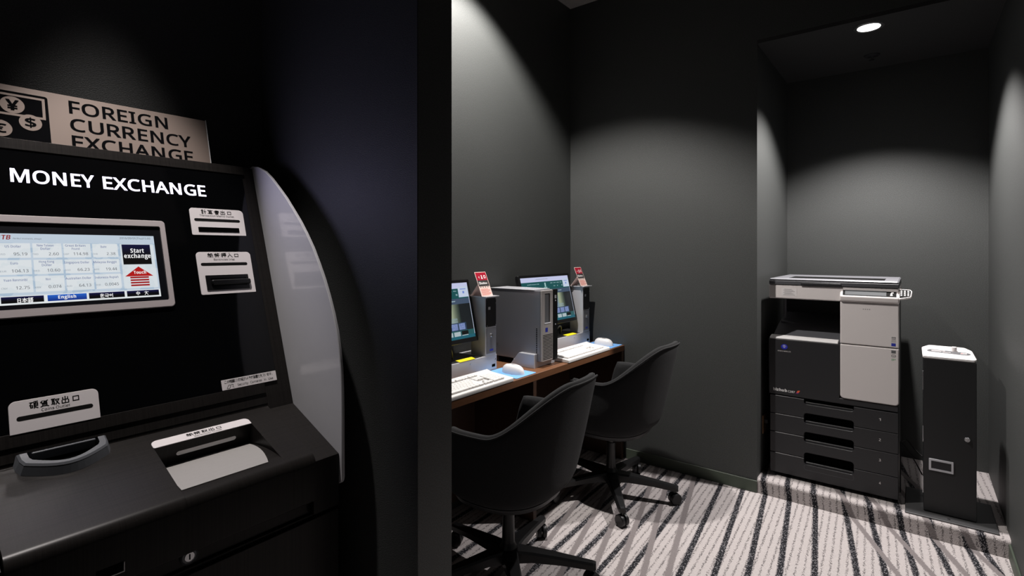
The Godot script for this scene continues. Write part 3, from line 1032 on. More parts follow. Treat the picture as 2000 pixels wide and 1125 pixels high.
	# frosted side wing
	var wing := [[-1.83, 1.60, 0.01], [-1.79, 1.618, 0.012], [-1.745, 1.612], [-1.696, 1.593], [-1.655, 1.567], [-1.614, 1.536], [-1.566, 1.498], [-1.522, 1.457], [-1.485, 1.422], [-1.45, 1.384], [-1.414, 1.340], [-1.382, 1.292], [-1.354, 1.246], [-1.329, 1.197], [-1.309, 1.152], [-1.292, 1.105], [-1.280, 1.053], [-1.272, 0.999], [-1.268, 0.942], [-1.266, 0.885], [-1.265, 0.675, 0.02], [-1.83, 0.675]]
	st = nst()
	prism(st, fillet(wing, 5), 0.8605, 0.8705, XD, 0.002)
	part("side_wing", st, M.frosted, t, "pale frosted side panel with a curved front edge")

func build_sign() -> void:
	var a := deg_to_rad(16.0)
	var xf := Transform3D(Basis(Vector3(0, 0, -1), Vector3(-sin(a), cos(a), 0), Vector3(cos(a), sin(a), 0)), Vector3(-1.80, 1.60, 0))
	var t := thing("currency_sign", "beige metal sign reading FOREIGN CURRENCY EXCHANGE on top of the exchange machine", "sign", P(-1.80, 1.6, 0.47))
	var st := nst()
	lbox(st, 0.125, 0.737, -0.003, 0.164, -0.004, 0.0, xf, 0.0008)
	part("plate", st, M.sign_metal, t)
	st = nst()
	lbox(st, 0.7371, 0.7395, -0.003, 0.166, -0.004, 0.0006, xf, 0.0004)
	part("edge", st, M.sign_edge, t, "bright clear edge")
	# pictogram field with a banknote and three coins
	st = nst()
	prism(st, fillet([[0.155, 0.002], [0.344, 0.002], [0.342, 0.147, 0.006], [0.155, 0.147, 0.006]]), 0.0, 0.0004, xf)
	var pic := part("pictogram", st, M.sign_black, t, "black pictogram of a banknote and coins")
	st = nst()
	ring(st, chamfer_rect(0.170, 0.079, 0.336, 0.140, 0), chamfer_rect(0.176, 0.085, 0.330, 0.134, 0), 0.0004, 0.0008, xf)
	var disc := func(s: SurfaceTool, cx: float, cy: float, r: float, z: float) -> void:
		var p := PackedVector2Array()
		for k in 36:
			p.append(Vector2(cx + r * cos(TAU * k / 36), cy + r * sin(TAU * k / 36)))
		flat(s, p, z, xf)
	disc.call(st, 0.272, 0.1085, 0.0235, 0.0009)
	disc.call(st, 0.305, 0.0655, 0.0225, 0.0012)
	disc.call(st, 0.247, 0.0395, 0.0225, 0.0012)
	part("coin_shapes", st, M.sign_metal, pic)
	for q in [["yen_sign", "¥", 0.259, 0.285, 0.094, 0.029], ["dollar_sign", "$", 0.294, 0.316, 0.053, 0.025], ["euro_sign", "€", 0.234, 0.259, 0.027, 0.025]]:
		st = nst()
		write(st, q[1], font_bold, q[2], q[3], q[4], q[5], 0.0016, xf)
		part(q[0], st, M.sign_black, pic)
	st = nst()
	write(st, "FOREIGN", font_medium, 0.386, 0.625, 0.1115, 0.038, 0.0006, xf)
	write(st, "CURRENCY", font_medium, 0.386, 0.686, 0.0595, 0.038, 0.0006, xf)
	write(st, "EXCHANGE", font_medium, 0.387, 0.687, 0.0085, 0.038, 0.0006, xf)
	part("lettering", st, M.sign_black, t)

# ------------------------------------------------------------------ desk and computers
func build_desk() -> void:
	var t := thing("wall_desk", "narrow brown wooden desk along the charcoal wall", "desk", P(-1.68, 0, 2.08))
	var st := nst()
	box(st, WALL_X + 0.001, -1.473, 0.690, 0.725, 1.072, 3.088, 0.002)
	part("desktop", st, M.wood, t)
	for d in [1.10, 2.08, 3.055]:
		st = nst()
		box(st, WALL_X + 0.001, -1.475, 0.0, 0.690, d, d + 0.028, 0.0015)
		part("leg_panel", st, M.wood_dark, t)
	st = nst()
	box(st, WALL_X + 0.001, WALL_X + 0.018, 0.05, 0.690, 1.13, 3.05)
	part("back_panel", st, M.wood_dark, t)

func page_image() -> ImageTexture:
	var W := 512
	var H := 288
	var im := Image.create(W, H, false, Image.FORMAT_RGB8)
	var r := RandomNumberGenerator.new()
	r.seed = 12
	im.fill(Color(0.10, 0.12, 0.13))
	im.fill_rect(Rect2i(0, 0, W, 30), Color(0.80, 0.82, 0.95))
	im.fill_rect(Rect2i(0, 30, W, 55), Color(0.10, 0.33, 0.34))
	im.fill_rect(Rect2i(0, 82, W, 28), Color(0.27, 0.33, 0.42))
	# picture of a lit passage
	for y in range(110, 236):
		for x in range(60, 470):
			var fx := (x - 60) / 410.0
			var fy := (y - 110) / 126.0
			var c := Color(0.10, 0.12, 0.13)
			if fx > 0.72 and fx < 0.90:
				c = Color(0.62, 0.66, 0.55).lerp(Color(0.14, 0.18, 0.17), clampf((fx - 0.77) / 0.13, 0, 1))
			elif fx > 0.30 and fx <= 0.72:
				c = Color(0.35, 0.45, 0.55).lerp(Color(0.60, 0.68, 0.66), clampf(fx * 1.4 - 0.3, 0, 1))
				if int(fx * 60) % 4 == 0:
					c = c.lerp(Color(0.20, 0.26, 0.52), 0.6)
			elif fx <= 0.30:
				c = Color(0.24, 0.30, 0.33).lerp(Color(0.38, 0.46, 0.52), fx * 3.0)
			if fy > 0.55 and fx < 0.84:
				c = c.lerp(Color(0.55, 0.64, 0.68), 0.55 - 0.2 * sin(fy * 60.0))
			im.set_pixel(x, y, c)
	im.fill_rect(Rect2i(300, 205, 160, 40), Color(0.18, 0.25, 0.34))
	for k in 3:
		for y in range(209, 241):
			for x in range(308 + k * 50, 350 + k * 50):
				im.set_pixel(x, y, Color(0.25, 0.33, 0.60).lerp(Color(0.70, 0.76, 0.88), r.randf()))
	im.fill_rect(Rect2i(0, 245, W, 43), Color(0.15, 0.36, 0.37))
	im.fill_rect(Rect2i(0, 270, W, 18), Color(0.12, 0.38, 0.44))
	for k in 6:
		im.fill_rect(Rect2i(160 + k * 52, 250, 44, 22), Color(0.70, 0.76, 0.78))
	im.fill_rect(Rect2i(420, 248, 46, 20), Color(0.05, 0.07, 0.06))
	# small box of the timer at the top right and lines of small print
	im.fill_rect(Rect2i(440, 20, 72, 56), Color(0.80, 0.85, 0.93))
	for q in [[470, 45, 12, 12], [455, 32, 40, 4]]:
		im.fill_rect(Rect2i(q[0], q[1], q[2], q[3]), Color(0.45, 0.55, 0.85))
	for q in [[60, 42, 120, 5], [60, 62, 76, 10], [300, 40, 26, 5], [336, 40, 26, 5], [372, 40, 26, 5], [408, 40, 20, 5], [330, 60, 20, 6], [370, 60, 12, 6], [420, 58, 12, 9], [60, 92, 50, 6], [130, 92, 50, 6], [210, 92, 44, 6], [290, 92, 44, 6], [370, 92, 40, 6], [150, 12, 130, 4]]:
		for x in range(q[0], q[0] + q[2]):
			for y in range(q[1], q[1] + q[3]):
				if r.randf() < 0.55:
					im.set_pixel(x, y, Color(0.72, 0.82, 0.84) if q[1] > 30 else Color(0.5, 0.55, 0.6))
	im.fill_rect(Rect2i(236, 38, 14, 26), Color(0.66, 0.80, 0.80))
	im.fill_rect(Rect2i(226, 66, 34, 8), Color(0.55, 0.72, 0.72))
	im.fill_rect(Rect2i(508, 76, 4, 195), Color(0.80, 0.84, 0.92))
	return ImageTexture.create_from_image(im)

func build_monitor() -> Node3D:
	var d0 := 1.405
	var d1 := 1.955
	var lo := Vector2(-1.720, 0.884)
	var hi := Vector2(-1.790, 1.187)
	var up := (hi - lo).normalized()
	var hgt := (hi - lo).length()
	var xf := Transform3D(Basis(Vector3(0, 0, -1), Vector3(up.x, up.y, 0), Vector3(up.y, -up.x, 0)), Vector3(lo.x, lo.y, 0))
	var t := thing("computer_monitor", "black computer monitor half hidden behind the partition, showing a green web page", "monitor", P(-1.78, 0.803, 1.68), "desktop monitors")
	var st := nst()
	ring(st, rrect(d0, 0.0, d1, hgt, 0.006, 3), rrect(d0 + 0.017, 0.022, d1 - 0.015, hgt - 0.016, 0.001, 3), -0.022, 0.0, xf, 0.002)
	part("bezel", st, M.monitor_black, t)
	st = nst()
	lbox(st, d0 + 0.01, d1 - 0.01, 0.01, hgt - 0.01, -0.034, -0.0045, xf, 0.004)
	part("back_shell", st, M.monitor_black, t)
	st = nst()
	quad(st, xf * Vector3(d0 + 0.016, 0.021, -0.003), xf * Vector3(d1 - 0.014, 0.021, -0.003), xf * Vector3(d1 - 0.014, hgt - 0.015, -0.003), xf * Vector3(d0 + 0.016, hgt - 0.015, -0.003), xf.basis.z)
	var sm := mat(Color(0.01, 0.01, 0.01), 0.35)
	sm.emission_enabled = true
	sm.emission_texture = page_image()
	sm.emission_energy_multiplier = 0.85
	part("display", st, sm, t, "lit screen with a green web page")
	screen_light(t, xf * Vector3((d0 + d1) * 0.5, hgt * 0.5, 0.004), Basis(xf.basis.x, xf.basis.y, xf.basis.z), Vector2(0.5, 0.26), Color(0.6, 0.8, 0.9), 0.008)
	st = nst()
	box(st, -1.80, -1.775, 0.812, 0.95, 1.65, 1.71, 0.004)
	part("neck", st, M.monitor_black, t)
	st = nst()
	var cabl := []
	for k in 13:
		var f := k / 12.0
		cabl.append(P(-1.755 + 0.03 * sin(PI * f), 0.8125 + 0.055 * sin(PI * f), 1.70 + 0.10 * f))
	tube(st, cabl, 0.006)
	part("cable", st, M.cable, t)
	st = nst()
	lathe(st, [[0.095, 0.0], [0.095, 0.005], [0.085, 0.010], [0.0, 0.011]], Transform3D(Basis.IDENTITY.scaled(Vector3(0.6, 1, 1)), P(-1.782, 0.8048, 1.68)), 32)
	part("stand_base", st, M.monitor_black, t)
	return t

func build_platform() -> Node3D:
	var t := thing("metal_platform", "low silver metal platform with a yellow label, under the monitor nearest the partition", "platform", P(-1.776, 0.725, 1.74), "metal platforms under the monitors")
	var st := nst()
	box(st, -1.862, -1.690, 0.7255, 0.803, 1.42, 2.060, 0.0015)
	part("base_box", st, M.silver_light, t)
	st = nst()
	box(st, -1.860, -1.700, 0.803, 0.8045, 1.425, 1.955)
	part("rubber_mat", st, M.cable, t)
	st = nst()
	prism(st, PackedVector2Array([Vector2(-1.735, 1.80), Vector2(-1.6895, 1.785), Vector2(-1.6895, 1.895), Vector2(-1.735, 1.915)]), 0.0, 0.0015, Transform3D(Basis(Vector3(1, 0, 0), Vector3(0, 0, -1), Vector3(0, 1, 0)), Vector3(0, 0.8047, 0)))
	part("yellow_label", st, M.yellow, t, "yellow label strip")
	var fx := facing_x(-1.690)
	for q in [[1.86, 0.785], [2.048, 0.78], [1.50, 0.785]]:
		st = nst()
		lathe(st, [[0.004, 0.0], [0.0035, 0.0015], [0.0, 0.002]], Transform3D(Basis(Vector3(0, 1, 0), Vector3(1, 0, 0), Vector3(0, 0, -1)), P(-1.690, q[1], q[0])), 12)
		part("screw", st, M.chrome, t)
	st = nst()
	lbox(st, 2.022, 2.046, 0.742, 0.756, 0.0, 0.001, fx)
	part("cable_hole", st, M.dark_gap, t)
	return t

func build_timer() -> Node3D:
	var t := thing("coin_timer", "upright silver coin timer box with a black coin panel, nearest the partition", "coin timer", P(-1.74, 0.803, 2.012), "coin timers of the computers")
	var fx := facing_x(-1.690)
	var st := nst()
	box(st, -1.787, -1.690, 0.8035, 1.097, 1.970, 2.054, 0.0015)
	part("body", st, M.silver_light, t)
	st = nst()
	box(st, -1.795, -1.674, 1.0972, 1.1025, 1.958, 2.062, 0.001)
	part("lid", st, M.silver_light, t)
	st = nst()
	lbox(st, 1.975, 2.050, 0.949, 1.091, 0.0, 0.004, fx, 0.001)
	var cp := part("coin_panel", st, M.pc_black, t, "black coin panel")
	st = nst()
	lbox(st, 1.987, 2.003, 1.035, 1.049, 0.0042, 0.005, fx)
	part("coin_label", st, M.silver_light, cp)
	for q in [[1.979, 1.086], [2.046, 1.086], [1.979, 0.954], [2.046, 0.954], [2.046, 1.065]]:
		st = nst()
		lbox(st, q[0] - 0.0015, q[0] + 0.0015, q[1] - 0.0015, q[1] + 0.0015, 0.004, 0.005, fx)
		part("screw", st, M.silver_light, cp)
	st = nst()
	lbox(st, 1.977, 2.049, 0.815, 0.942, 0.0, 0.003, fx, 0.0008)
	var dr := part("cash_door", st, M.silver, t)
	st = nst()
	var lx := Transform3D(Basis(Vector3(0, 1, 0), Vector3(1, 0, 0), Vector3(0, 0, -1)), P(-1.687, 0.905, 2.011))
	lathe(st, [[0.009, 0.0], [0.009, 0.005], [0.007, 0.007], [0.0, 0.007]], lx, 16)
	part("lock", st, M.chrome, dr)
	st = nst()
	lbox(st, 2.000, 2.028, 0.826, 0.836, 0.003, 0.0035, fx)
	part("blue_sticker", st, M.sticker_blue, dr)
	return t

func build_card() -> Node3D:
	var t := thing("tent_card", "red and pink folded card on the coin timer nearest the partition", "card", P(-1.73, 1.1025, 1.99), "tent cards on the coin timers")
	var d0 := 1.945
	var d1 := 2.030
	var lo := Vector2(-1.690, 1.1032)
	var hi := Vector2(-1.742, 1.223)
	var up := (hi - lo).normalized()
	var L := (hi - lo).length()
	var xf := Transform3D(Basis(Vector3(0, 0, -1), Vector3(up.x, up.y, 0), Vector3(up.y, -up.x, 0)), Vector3(lo.x, lo.y, 0))
	var st := nst()
	prism(st, rrect(d0, 0.0, d1, L, 0.003, 3), -0.0008, 0.0, xf)
	var f := part("front_leaf", st, M.card_pink, t)
	st = nst()
	var mid := lo + up * L * 0.52
	var bl := Vector2(-1.768, 1.1032)
	var e := (mid - bl).normalized()
	var bx := Transform3D(Basis(Vector3(0, 0, -1), Vector3(e.x, e.y, 0), Vector3(e.y, -e.x, 0)), Vector3(bl.x, bl.y, 0))
	prism(st, chamfer_rect(d0, 0, d1, (mid - bl).length() - 0.001, 0), 0.0, 0.0008, bx)
	part("back_leaf", st, M.card_pink, t)
	st = nst()
	lbox(st, d0 + 0.003, d1 - 0.003, L - 0.045, L - 0.003, 0.0, 0.0004, xf)
	part("red_field", st, M.card_red, f)
	st = nst()
	lbox(st, d0 + 0.003, d1 - 0.003, L - 0.077, L - 0.045, 0.0, 0.0004, xf)
	part("grey_field", st, M.card_grey, f)
	st = nst()
	ring(st, rrect(d0 + 0.010, L - 0.067, d0 + 0.019, L - 0.053, 0.004), rrect(d0 + 0.0125, L - 0.0635, d0 + 0.0165, L - 0.0565, 0.0018), 0.0004, 0.0007, xf)
	for k in 8:
		lbox(st, d0 + 0.0215 + 0.0062 * k, d0 + 0.0258 + 0.0062 * k, L - 0.066, L - [0.054, 0.058, 0.058, 0.055, 0.056, 0.058, 0.058, 0.058][k], 0.0004, 0.0006, xf)
	flat(st, PackedVector2Array([Vector2(d0 + 0.017, L - 0.028), Vector2(d0 + 0.027, L - 0.021), Vector2(d0 + 0.024, L - 0.028), Vector2(d0 + 0.026, L - 0.036)]), 0.0006, xf)
	flat(st, fillet([[d0 + 0.036, L - 0.038], [d0 + 0.050, L - 0.038], [d0 + 0.046, L - 0.026, 0.002], [d0 + 0.048, L - 0.017, 0.004], [d0 + 0.038, L - 0.017, 0.004], [d0 + 0.040, L - 0.026, 0.002]], 3), 0.0006, xf)
	ring(st, rrect(d0 + 0.057, L - 0.036, d0 + 0.073, L - 0.018, 0.0075), rrect(d0 + 0.061, L - 0.032, d0 + 0.069, L - 0.022, 0.0035), 0.0004, 0.0007, xf)
	part("white_print", st, M.white, f)
	st = nst()
	for k in 7:
		lbox(st, d0 + 0.008, d1 - (0.008 if k % 3 else 0.022), 0.006 + 0.0052 * k, 0.0088 + 0.0052 * k, 0.0, 0.0003, xf)
	part("small_print", st, M.card_salmon, f)
	st = nst()
	for k in 4:
		lbox(st, d0 + 0.010 + 0.018 * k, d0 + 0.017 + 0.018 * k, 0.047, 0.051, 0.0, 0.0003, xf)
	part("grey_print", st, M.card_grey, f)
	return t

func build_keyboard() -> Node3D:
	var t := thing("keyboard", "white keyboard nearest the partition, partly hidden by it", "keyboard", P(-1.56, 0.725, 1.68), "white keyboards on the desk")
	var x0 := -1.640
	var x1 := -1.468
	var st := nst()
	var prof := fillet([[x1, 0.7255, 0.002], [x1 - 0.001, 0.743, 0.006], [x0 + 0.04, 0.752, 0.02], [x0 + 0.004, 0.762, 0.008], [x0, 0.7255, 0.002]], 4)
	prism(st, prof, 1.435, 1.915, XD, 0.003)
	part("case", st, M.key_body, t)
	# rows of keys on the sloping face
	st = nst()
	var kk := 0.0187
	for r in 6:
		var fx := x1 - 0.016 - kk * 0.98 * r - (0.008 if r == 5 else 0.0)
		var y := 0.7445 + 0.0085 * r / 6.0 + (0.002 if r == 5 else 0.0)
		var d := 1.450
		var spans := []
		if r == 0:
			spans = [1.4, 1.2, 1.2, 5.6, 1.2, 1.2, 1.2, 1.6, -0.3, 1, 1, 1, -0.3, 2, 1, 1]
		elif r == 5:
			spans = [1, -1, 1, 1, 1, 1, -0.5, 1, 1, 1, 1, -0.5, 1, 1, 1, 1, -0.3, 1, 1, 1, -0.3]
		else:
			var head: float = [0.0, 2.1, 1.8, 1.5, 1.0][r]
			spans = [head]
			for k in [0, 10, 11, 12, 13][r]:
				spans.append(1)
			spans.append(14.6 - head - [0, 10, 11, 12, 13][r])
			spans.append(-0.3)
			if r >= 3:
				spans.append_array([1, 1, 1])
			elif r == 1:
				spans.append_array([-1, 1, -1])
			else:
				spans.append_array([-3])
			spans.append_array([-0.3, 1, 1, 1, 1])
		for s in spans:
			var w: float = absf(s) * kk
			if s > 0 and d + w < 1.906:
				prism(st, chamfer_rect(fx - kk * 0.90, d + 0.0008, fx, d + w - 0.0012, 0.0015), 0.0, 0.009, Transform3D(Basis(Vector3(1, 0.06 * -1, 0), Vector3(0, 0, -1), Vector3(0, 1, 0)), Vector3(0, y + 0.06 * fx, 0)), 0.002)
			d += w
	var ks := part("keys", st, M.key_white, t)
	ks.set_meta("kind", "stuff")
	return t

func build_mouse() -> Node3D:
	var t := thing("computer_mouse", "white computer mouse on the blue pad in front of the silver tower stand", "mouse", P(-1.565, 0.7275, 2.035), "white mice on the desk")
	var st := nst()
	var rows := []
	for i in 9:
		var v := i / 8.0
		var row := []
		for j in 28:
			var a := TAU * j / 28
			var r := cos(v * PI * 0.5)
			var bulge := 0.0
			var lx := cos(a) * (0.066 * pow(r, 0.55) if i < 8 else 0.0)
			var lz := sin(a) * (0.033 * pow(r, 0.55) if i < 8 else 0.0)
			bulge = 1.0 - 0.25 * clampf(lx / 0.062, -1, 1)
			row.append(P(-1.565, 0.7277, 2.035) + Vector3(lx, sin(v * PI * 0.5) * 0.043 * (0.85 + 0.15 * bulge), lz))
		rows.append(row)
	grid(st, rows, true, P(-1.565, 0.73, 2.035))
	part("shell", st, M.mouse_white, t)
	st = nst()
	tube(st, [P(-1.612, 0.7615, 2.035), P(-1.600, 0.767, 2.035), P(-1.588, 0.7705, 2.035)], 0.0022, 6)
	part("button_gap", st, M.print_grey, t)
	return t

func build_pad() -> Node3D:
	var t := thing("mouse_pad", "light blue mouse pad in front of the silver tower stand", "mouse pad", P(-1.585, 0.725, 2.03), "blue mouse pads")
	var st := nst()
	prism(st, rrect(-1.684, 1.955, -1.482, 2.117, 0.006, 3), 0.7255, 0.7275, Transform3D(Basis(Vector3(1, 0, 0), Vector3(0, 0, -1), Vector3(0, 1, 0)), Vector3.ZERO), 0.0006)
	part("pad_sheet", st, M.pad_blue, t)
	return t

func build_tower() -> void:
	var t := thing("computer_tower", "silver desktop computer standing upright between the two keyboards", "computer", P(-1.69, 0.725, 2.28))
	var st := nst()
	box(st, -1.855, -1.522, 0.757, 1.124, 2.208, 2.352, 0.002)
	part("case", st, M.silver, t)
	st = nst()
	box(st, -1.855, -1.56, 1.1242, 1.1275, 2.206, 2.354, 0.001)
	part("top_cover", st, M.silver_light, t)
	var fx := facing_x(-1.522)
	st = nst()
	ring(st, chamfer_rect(2.209, 0.757, 2.312, 1.1245, 0.002), chamfer_rect(2.235, 0.952, 2.285, 1.108, 0.001), 0.0, 0.010, fx, 0.0015)
	var fp := part("front_bezel", st, M.grille, t)
	st = nst()
	lbox(st, 2.235, 2.285, 0.952, 1.108, 0.0, 0.004, fx)
	part("drive_slot", st, M.print_grey, fp)
	st = nst()
	lbox(st, 2.231, 2.289, 0.949, 0.956, 0.006, 0.013, fx, 0.001)
	part("drive_tray", st, M.silver_light, fp)
	st = nst()
	lbox(st, 2.240, 2.262, 0.908, 0.930, 0.010, 0.0108, fx)
	part("blue_sticker", st, M.sticker_blue, fp)
	st = nst()
	for k in 17:
		lbox(st, 2.218, 2.308, 0.766 + 0.0078 * k, 0.7695 + 0.0078 * k, 0.0098, 0.0104, fx)
	var vg := part("vent_slots", st, M.dark_gap, fp)
	vg.set_meta("kind", "stuff")
	st = nst()
	lbox(st, 2.312, 2.352, 0.752, 1.127, 0.0, 0.014, fx, 0.002)
	var bs := part("black_front", st, M.pc_black, t, "black front strip")
	st = nst()
	lbox(st, 2.322, 2.338, 1.078, 1.096, 0.014, 0.0146, fx)
	part("maker_mark", st, M.silver_light, bs)
	for y in [1.066, 0.94]:
		st = nst()
		lathe(st, [[0.004, 0.0], [0.003, 0.0015], [0.0, 0.002]], Transform3D(Basis(Vector3(0, 1, 0), Vector3(1, 0, 0), Vector3(0, 0, -1)), P(-1.508, y, 2.33)), 12)
		part("button", st, M.silver_light, bs)
	var ff := facing_front(2.208)
	st = nst()
	for k in 15:
		lbox(st, -1.548, -1.541, 0.790 + 0.0095 * k, 0.7955 + 0.0095 * k, 0.0, 0.0006, ff)
	var sv := part("side_vents", st, M.dark_gap, t)
	sv.set_meta("kind", "stuff")
	st = nst()
	lbox(st, -1.812, -1.800, 0.812, 0.828, 0.0, 0.0005, ff)
	part("side_mark", st, M.print_grey, t)
	# stand
	st = nst()
	prism(st, fillet([[-1.700, 0.7255], [-1.541, 0.7255], [-1.541, 0.797, 0.002], [-1.640, 0.797, 0.004]]), 2.180, 2.2075, XD, 0.0012)
	box(st, -1.69, -1.5412, 0.7255, 0.7565, 2.2, 2.372, 0.0012)
	part("stand", st, M.silver_light, t)
	st = nst()
	box(st, -1.85, -1.80, 0.7255, 0.7565, 2.21, 2.35, 0.0012)
	part("rear_foot", st, M.cable, t)

# ------------------------------------------------------------------ chairs
func lerp_table(tab: Array, y: float) -> float:
	for k in tab.size() - 1:
		if y <= tab[k + 1][0]:
			return lerpf(tab[k][1], tab[k + 1][1], clampf((y - tab[k][0]) / (tab[k + 1][0] - tab[k][0]), 0, 1))
	return tab[-1][1]

func rim_height(a: float) -> float:
	var d := rad_to_deg(absf(a))
	var h := 0.662 + 0.188 * (1.0 - smoothstep(14.0, 74.0, d))
	if d > 108.0:
		h = lerpf(h, 0.478, smoothstep(108.0, 122.0, d))
	return h

func shell_point(a: float, y: float, thick: float) -> Vector3:
	var b := lerp_table([[0.37, 0.15], [0.38, 0.205], [0.41, 0.248], [0.46, 0.266], [0.55, 0.277], [0.68, 0.284], [0.86, 0.288]], y) - thick
	var ab := lerp_table([[0.37, 0.15], [0.38, 0.195], [0.41, 0.238], [0.46, 0.262], [0.55, 0.285], [0.68, 0.315], [0.86, 0.355]], y) - thick
	var af := lerp_table([[0.37, 0.15], [0.38, 0.19], [0.41, 0.215], [0.46, 0.225], [0.55, 0.215], [0.68, 0.195], [0.86, 0.18]], y) - thick
	var ca := cos(a)
	var sa := sin(a)
	var ax := ab if ca > 0 else af
	var n := 2.5
	var r := pow(pow(absf(ca) / ax, n) + pow(absf(sa) / b, n), -1.0 / n)
	return Vector3(ca * r, y, sa * r)

func build_chair(label: String, x: float, d: float, turn: float, spin: float) -> void:
	var t := thing("office_chair", label, "chair", P(x, 0, d), "black tub chairs at the desk")
	var base := P(x, 0, d)
	var N := 96
	var st := nst()
	var rows := []
	var ys := [0.0, 0.03, 0.08, 0.16, 0.3, 0.45, 0.6, 0.75, 0.88, 0.97]
	var ins := [0.97, 0.85, 0.65, 0.45, 0.25, 0.1, 0.0]
	for i in ys.size() + 3 + ins.size():
		var row := []
		for j in N:
			var a := TAU * j / N - PI
			var h := rim_height(a)
			var p: Vector3
			if i < ys.size():
				p = shell_point(a, lerpf(0.383, h, ys[i]), 0.0)
			elif i < ys.size() + 3:
				var q := (i - ys.size() + 1) / 4.0
				p = shell_point(a, h + 0.010 * sin(PI * q), 0.036 * q)
			else:
				p = shell_point(a, lerpf(0.452, h, ins[i - ys.size() - 3]), 0.036)
			row.append(base + p)
		rows.append(row)
	grid(st, rows, true, base + Vector3(0, 0.45, 0))
	var sh := part("shell", st, M.chair_fabric, t)
	# piping along the rim
	st = nst()
	var line := []
	for j in range(0, N + 1):
		var a := TAU * j / N - PI
		line.append(base + shell_point(a, rim_height(a), -0.001))
	tube(st, line, 0.0035, 6, false)
	part("piping", st, M.chair_fabric, sh)
	# seat cushion
	st = nst()
	rows = []
	for i in 8:
		var row := []
		for j in N / 2:
			var a := TAU * j / (N / 2) - PI
			var e := shell_point(a, 0.462, 0.037)
			var f: float = [1.0, 1.0, 0.985, 0.93, 0.8, 0.5, 0.2, 0.001][i]
			row.append(base + Vector3(e.x * f, [0.43, 0.455, 0.468, 0.476, 0.480, 0.482, 0.482, 0.482][i], e.z * f))
		rows.append(row)
	grid(st, rows, true, base + Vector3(0, 0.40, 0))
	part("seat", st, M.chair_fabric, t)
	# pan under the shell
	st = nst()
	rows = []
	for q in [[0.001, 0.352], [0.55, 0.352], [0.85, 0.356], [0.97, 0.366], [1.0, 0.384]]:
		var row := []
		for j in N / 2:
			var a := TAU * j / (N / 2) - PI
			var e := shell_point(a, 0.386, -0.002)
			row.append(base + Vector3(e.x * q[0], q[1], e.z * q[0]))
		rows.append(row)
	grid(st, rows, true, base + Vector3(0, 0.6, 0))
	part("seat_pan", st, M.chair_pan, t)
	# column
	st = nst()
	lathe(st, [[0.013, 0.24], [0.013, 0.353]], Transform3D(Basis.IDENTITY, base), 20)
	part("gas_spring", st, M.frame_grey, t)
	st = nst()
	lathe(st, [[0.036, 0.075], [0.036, 0.13], [0.026, 0.15], [0.024, 0.285], [0.0, 0.286]], Transform3D(Basis.IDENTITY, base), 24)
	part("column", st, M.chair_black, t)
	# five arms with casters
	for k in 5:
		var a := spin + TAU * k / 5.0
		var dir := Vector3(cos(a), 0, -sin(a))
		var side := Vector3(-dir.z, 0, dir.x)
		st = nst()
		rows = []
		for q in [[0.02, 0.034, 0.075, 0.130], [0.10, 0.028, 0.082, 0.125], [0.22, 0.022, 0.078, 0.112], [0.34, 0.017, 0.066, 0.097], [0.352, 0.015, 0.068, 0.094]]:
			var c: Vector3 = base + dir * q[0]
			rows.append([c + side * q[1] + Vector3.UP * (q[2] + 0.004), c + side * q[1] + Vector3.UP * (q[3] - 0.008), c + side * (q[1] - 0.006) + Vector3.UP * q[3], c - side * (q[1] - 0.006) + Vector3.UP * q[3], c - side * q[1] + Vector3.UP * (q[3] - 0.008), c - side * q[1] + Vector3.UP * (q[2] + 0.004)])
		for i in rows.size() - 1:
			for j in 6:
				var m := (j + 1) % 6
				var mid: Vector3 = (rows[i][j] + rows[i][m] + rows[i + 1][j] + rows[i + 1][m]) * 0.25
				var nn: Vector3 = (rows[i][m] - rows[i][j]).cross(rows[i + 1][j] - rows[i][j]).normalized()
				var core: Vector3 = base + dir * (mid - base).dot(dir) + Vector3.UP * 0.1
				if nn.dot(mid - core) < 0:
					nn = -nn
				quad(st, rows[i][j], rows[i][m], rows[i + 1][m], rows[i + 1][j], nn)
		for q in [1, 2, 3, 4]:
			tri(st, rows[-1][0], rows[-1][q], rows[-1][q + 1], dir, dir, dir)
		var arm := part("base_arm", st, M.chair_black, t)
		st = nst()
		var ca := base + dir * 0.335 + Vector3.UP * 0.030
		var ax := side.rotated(Vector3.UP, 0.6)
		for s in [-1.0, 1.0]:
			var wx := Transform3D(Basis(ax.cross(Vector3.UP), ax, Vector3.UP), ca + ax * 0.013 * s)
			lathe(st, [[0.0, -0.010], [0.026, -0.010], [0.0295, -0.007], [0.0295, 0.007], [0.026, 0.010], [0.0, 0.010]], wx, 24)
		tube(st, [ca + Vector3.UP * 0.0, ca + Vector3.UP * 0.045], 0.008, 10)
		part("caster", st, M.chair_black, arm)
	t.rotation.y = turn

# ------------------------------------------------------------------ printer
func drawer_outline(y0: float, y1: float, top_notch: float, bottom_notch: float) -> PackedVector2Array:
	var x0 := -0.638
	var x1 := -0.060
	var a := -0.470
	var b := -0.245
	var pts := [[x0, y0, 0.003]]
	if bottom_notch > 0.0:
		pts.append_array([[a, y0], [a, y0 + bottom_notch, 0.018], [b, y0 + bottom_notch, 0.018], [b, y0]])
	pts.append_array([[x1, y0, 0.003], [x1, y1, 0.003]])
	if top_notch > 0.0:
		pts.append_array([[b, y1], [b, y1 - top_notch, 0.018], [a, y1 - top_notch, 0.018], [a, y1]])
	pts.append([x0, y1, 0.003])
	return fillet(pts, 4)

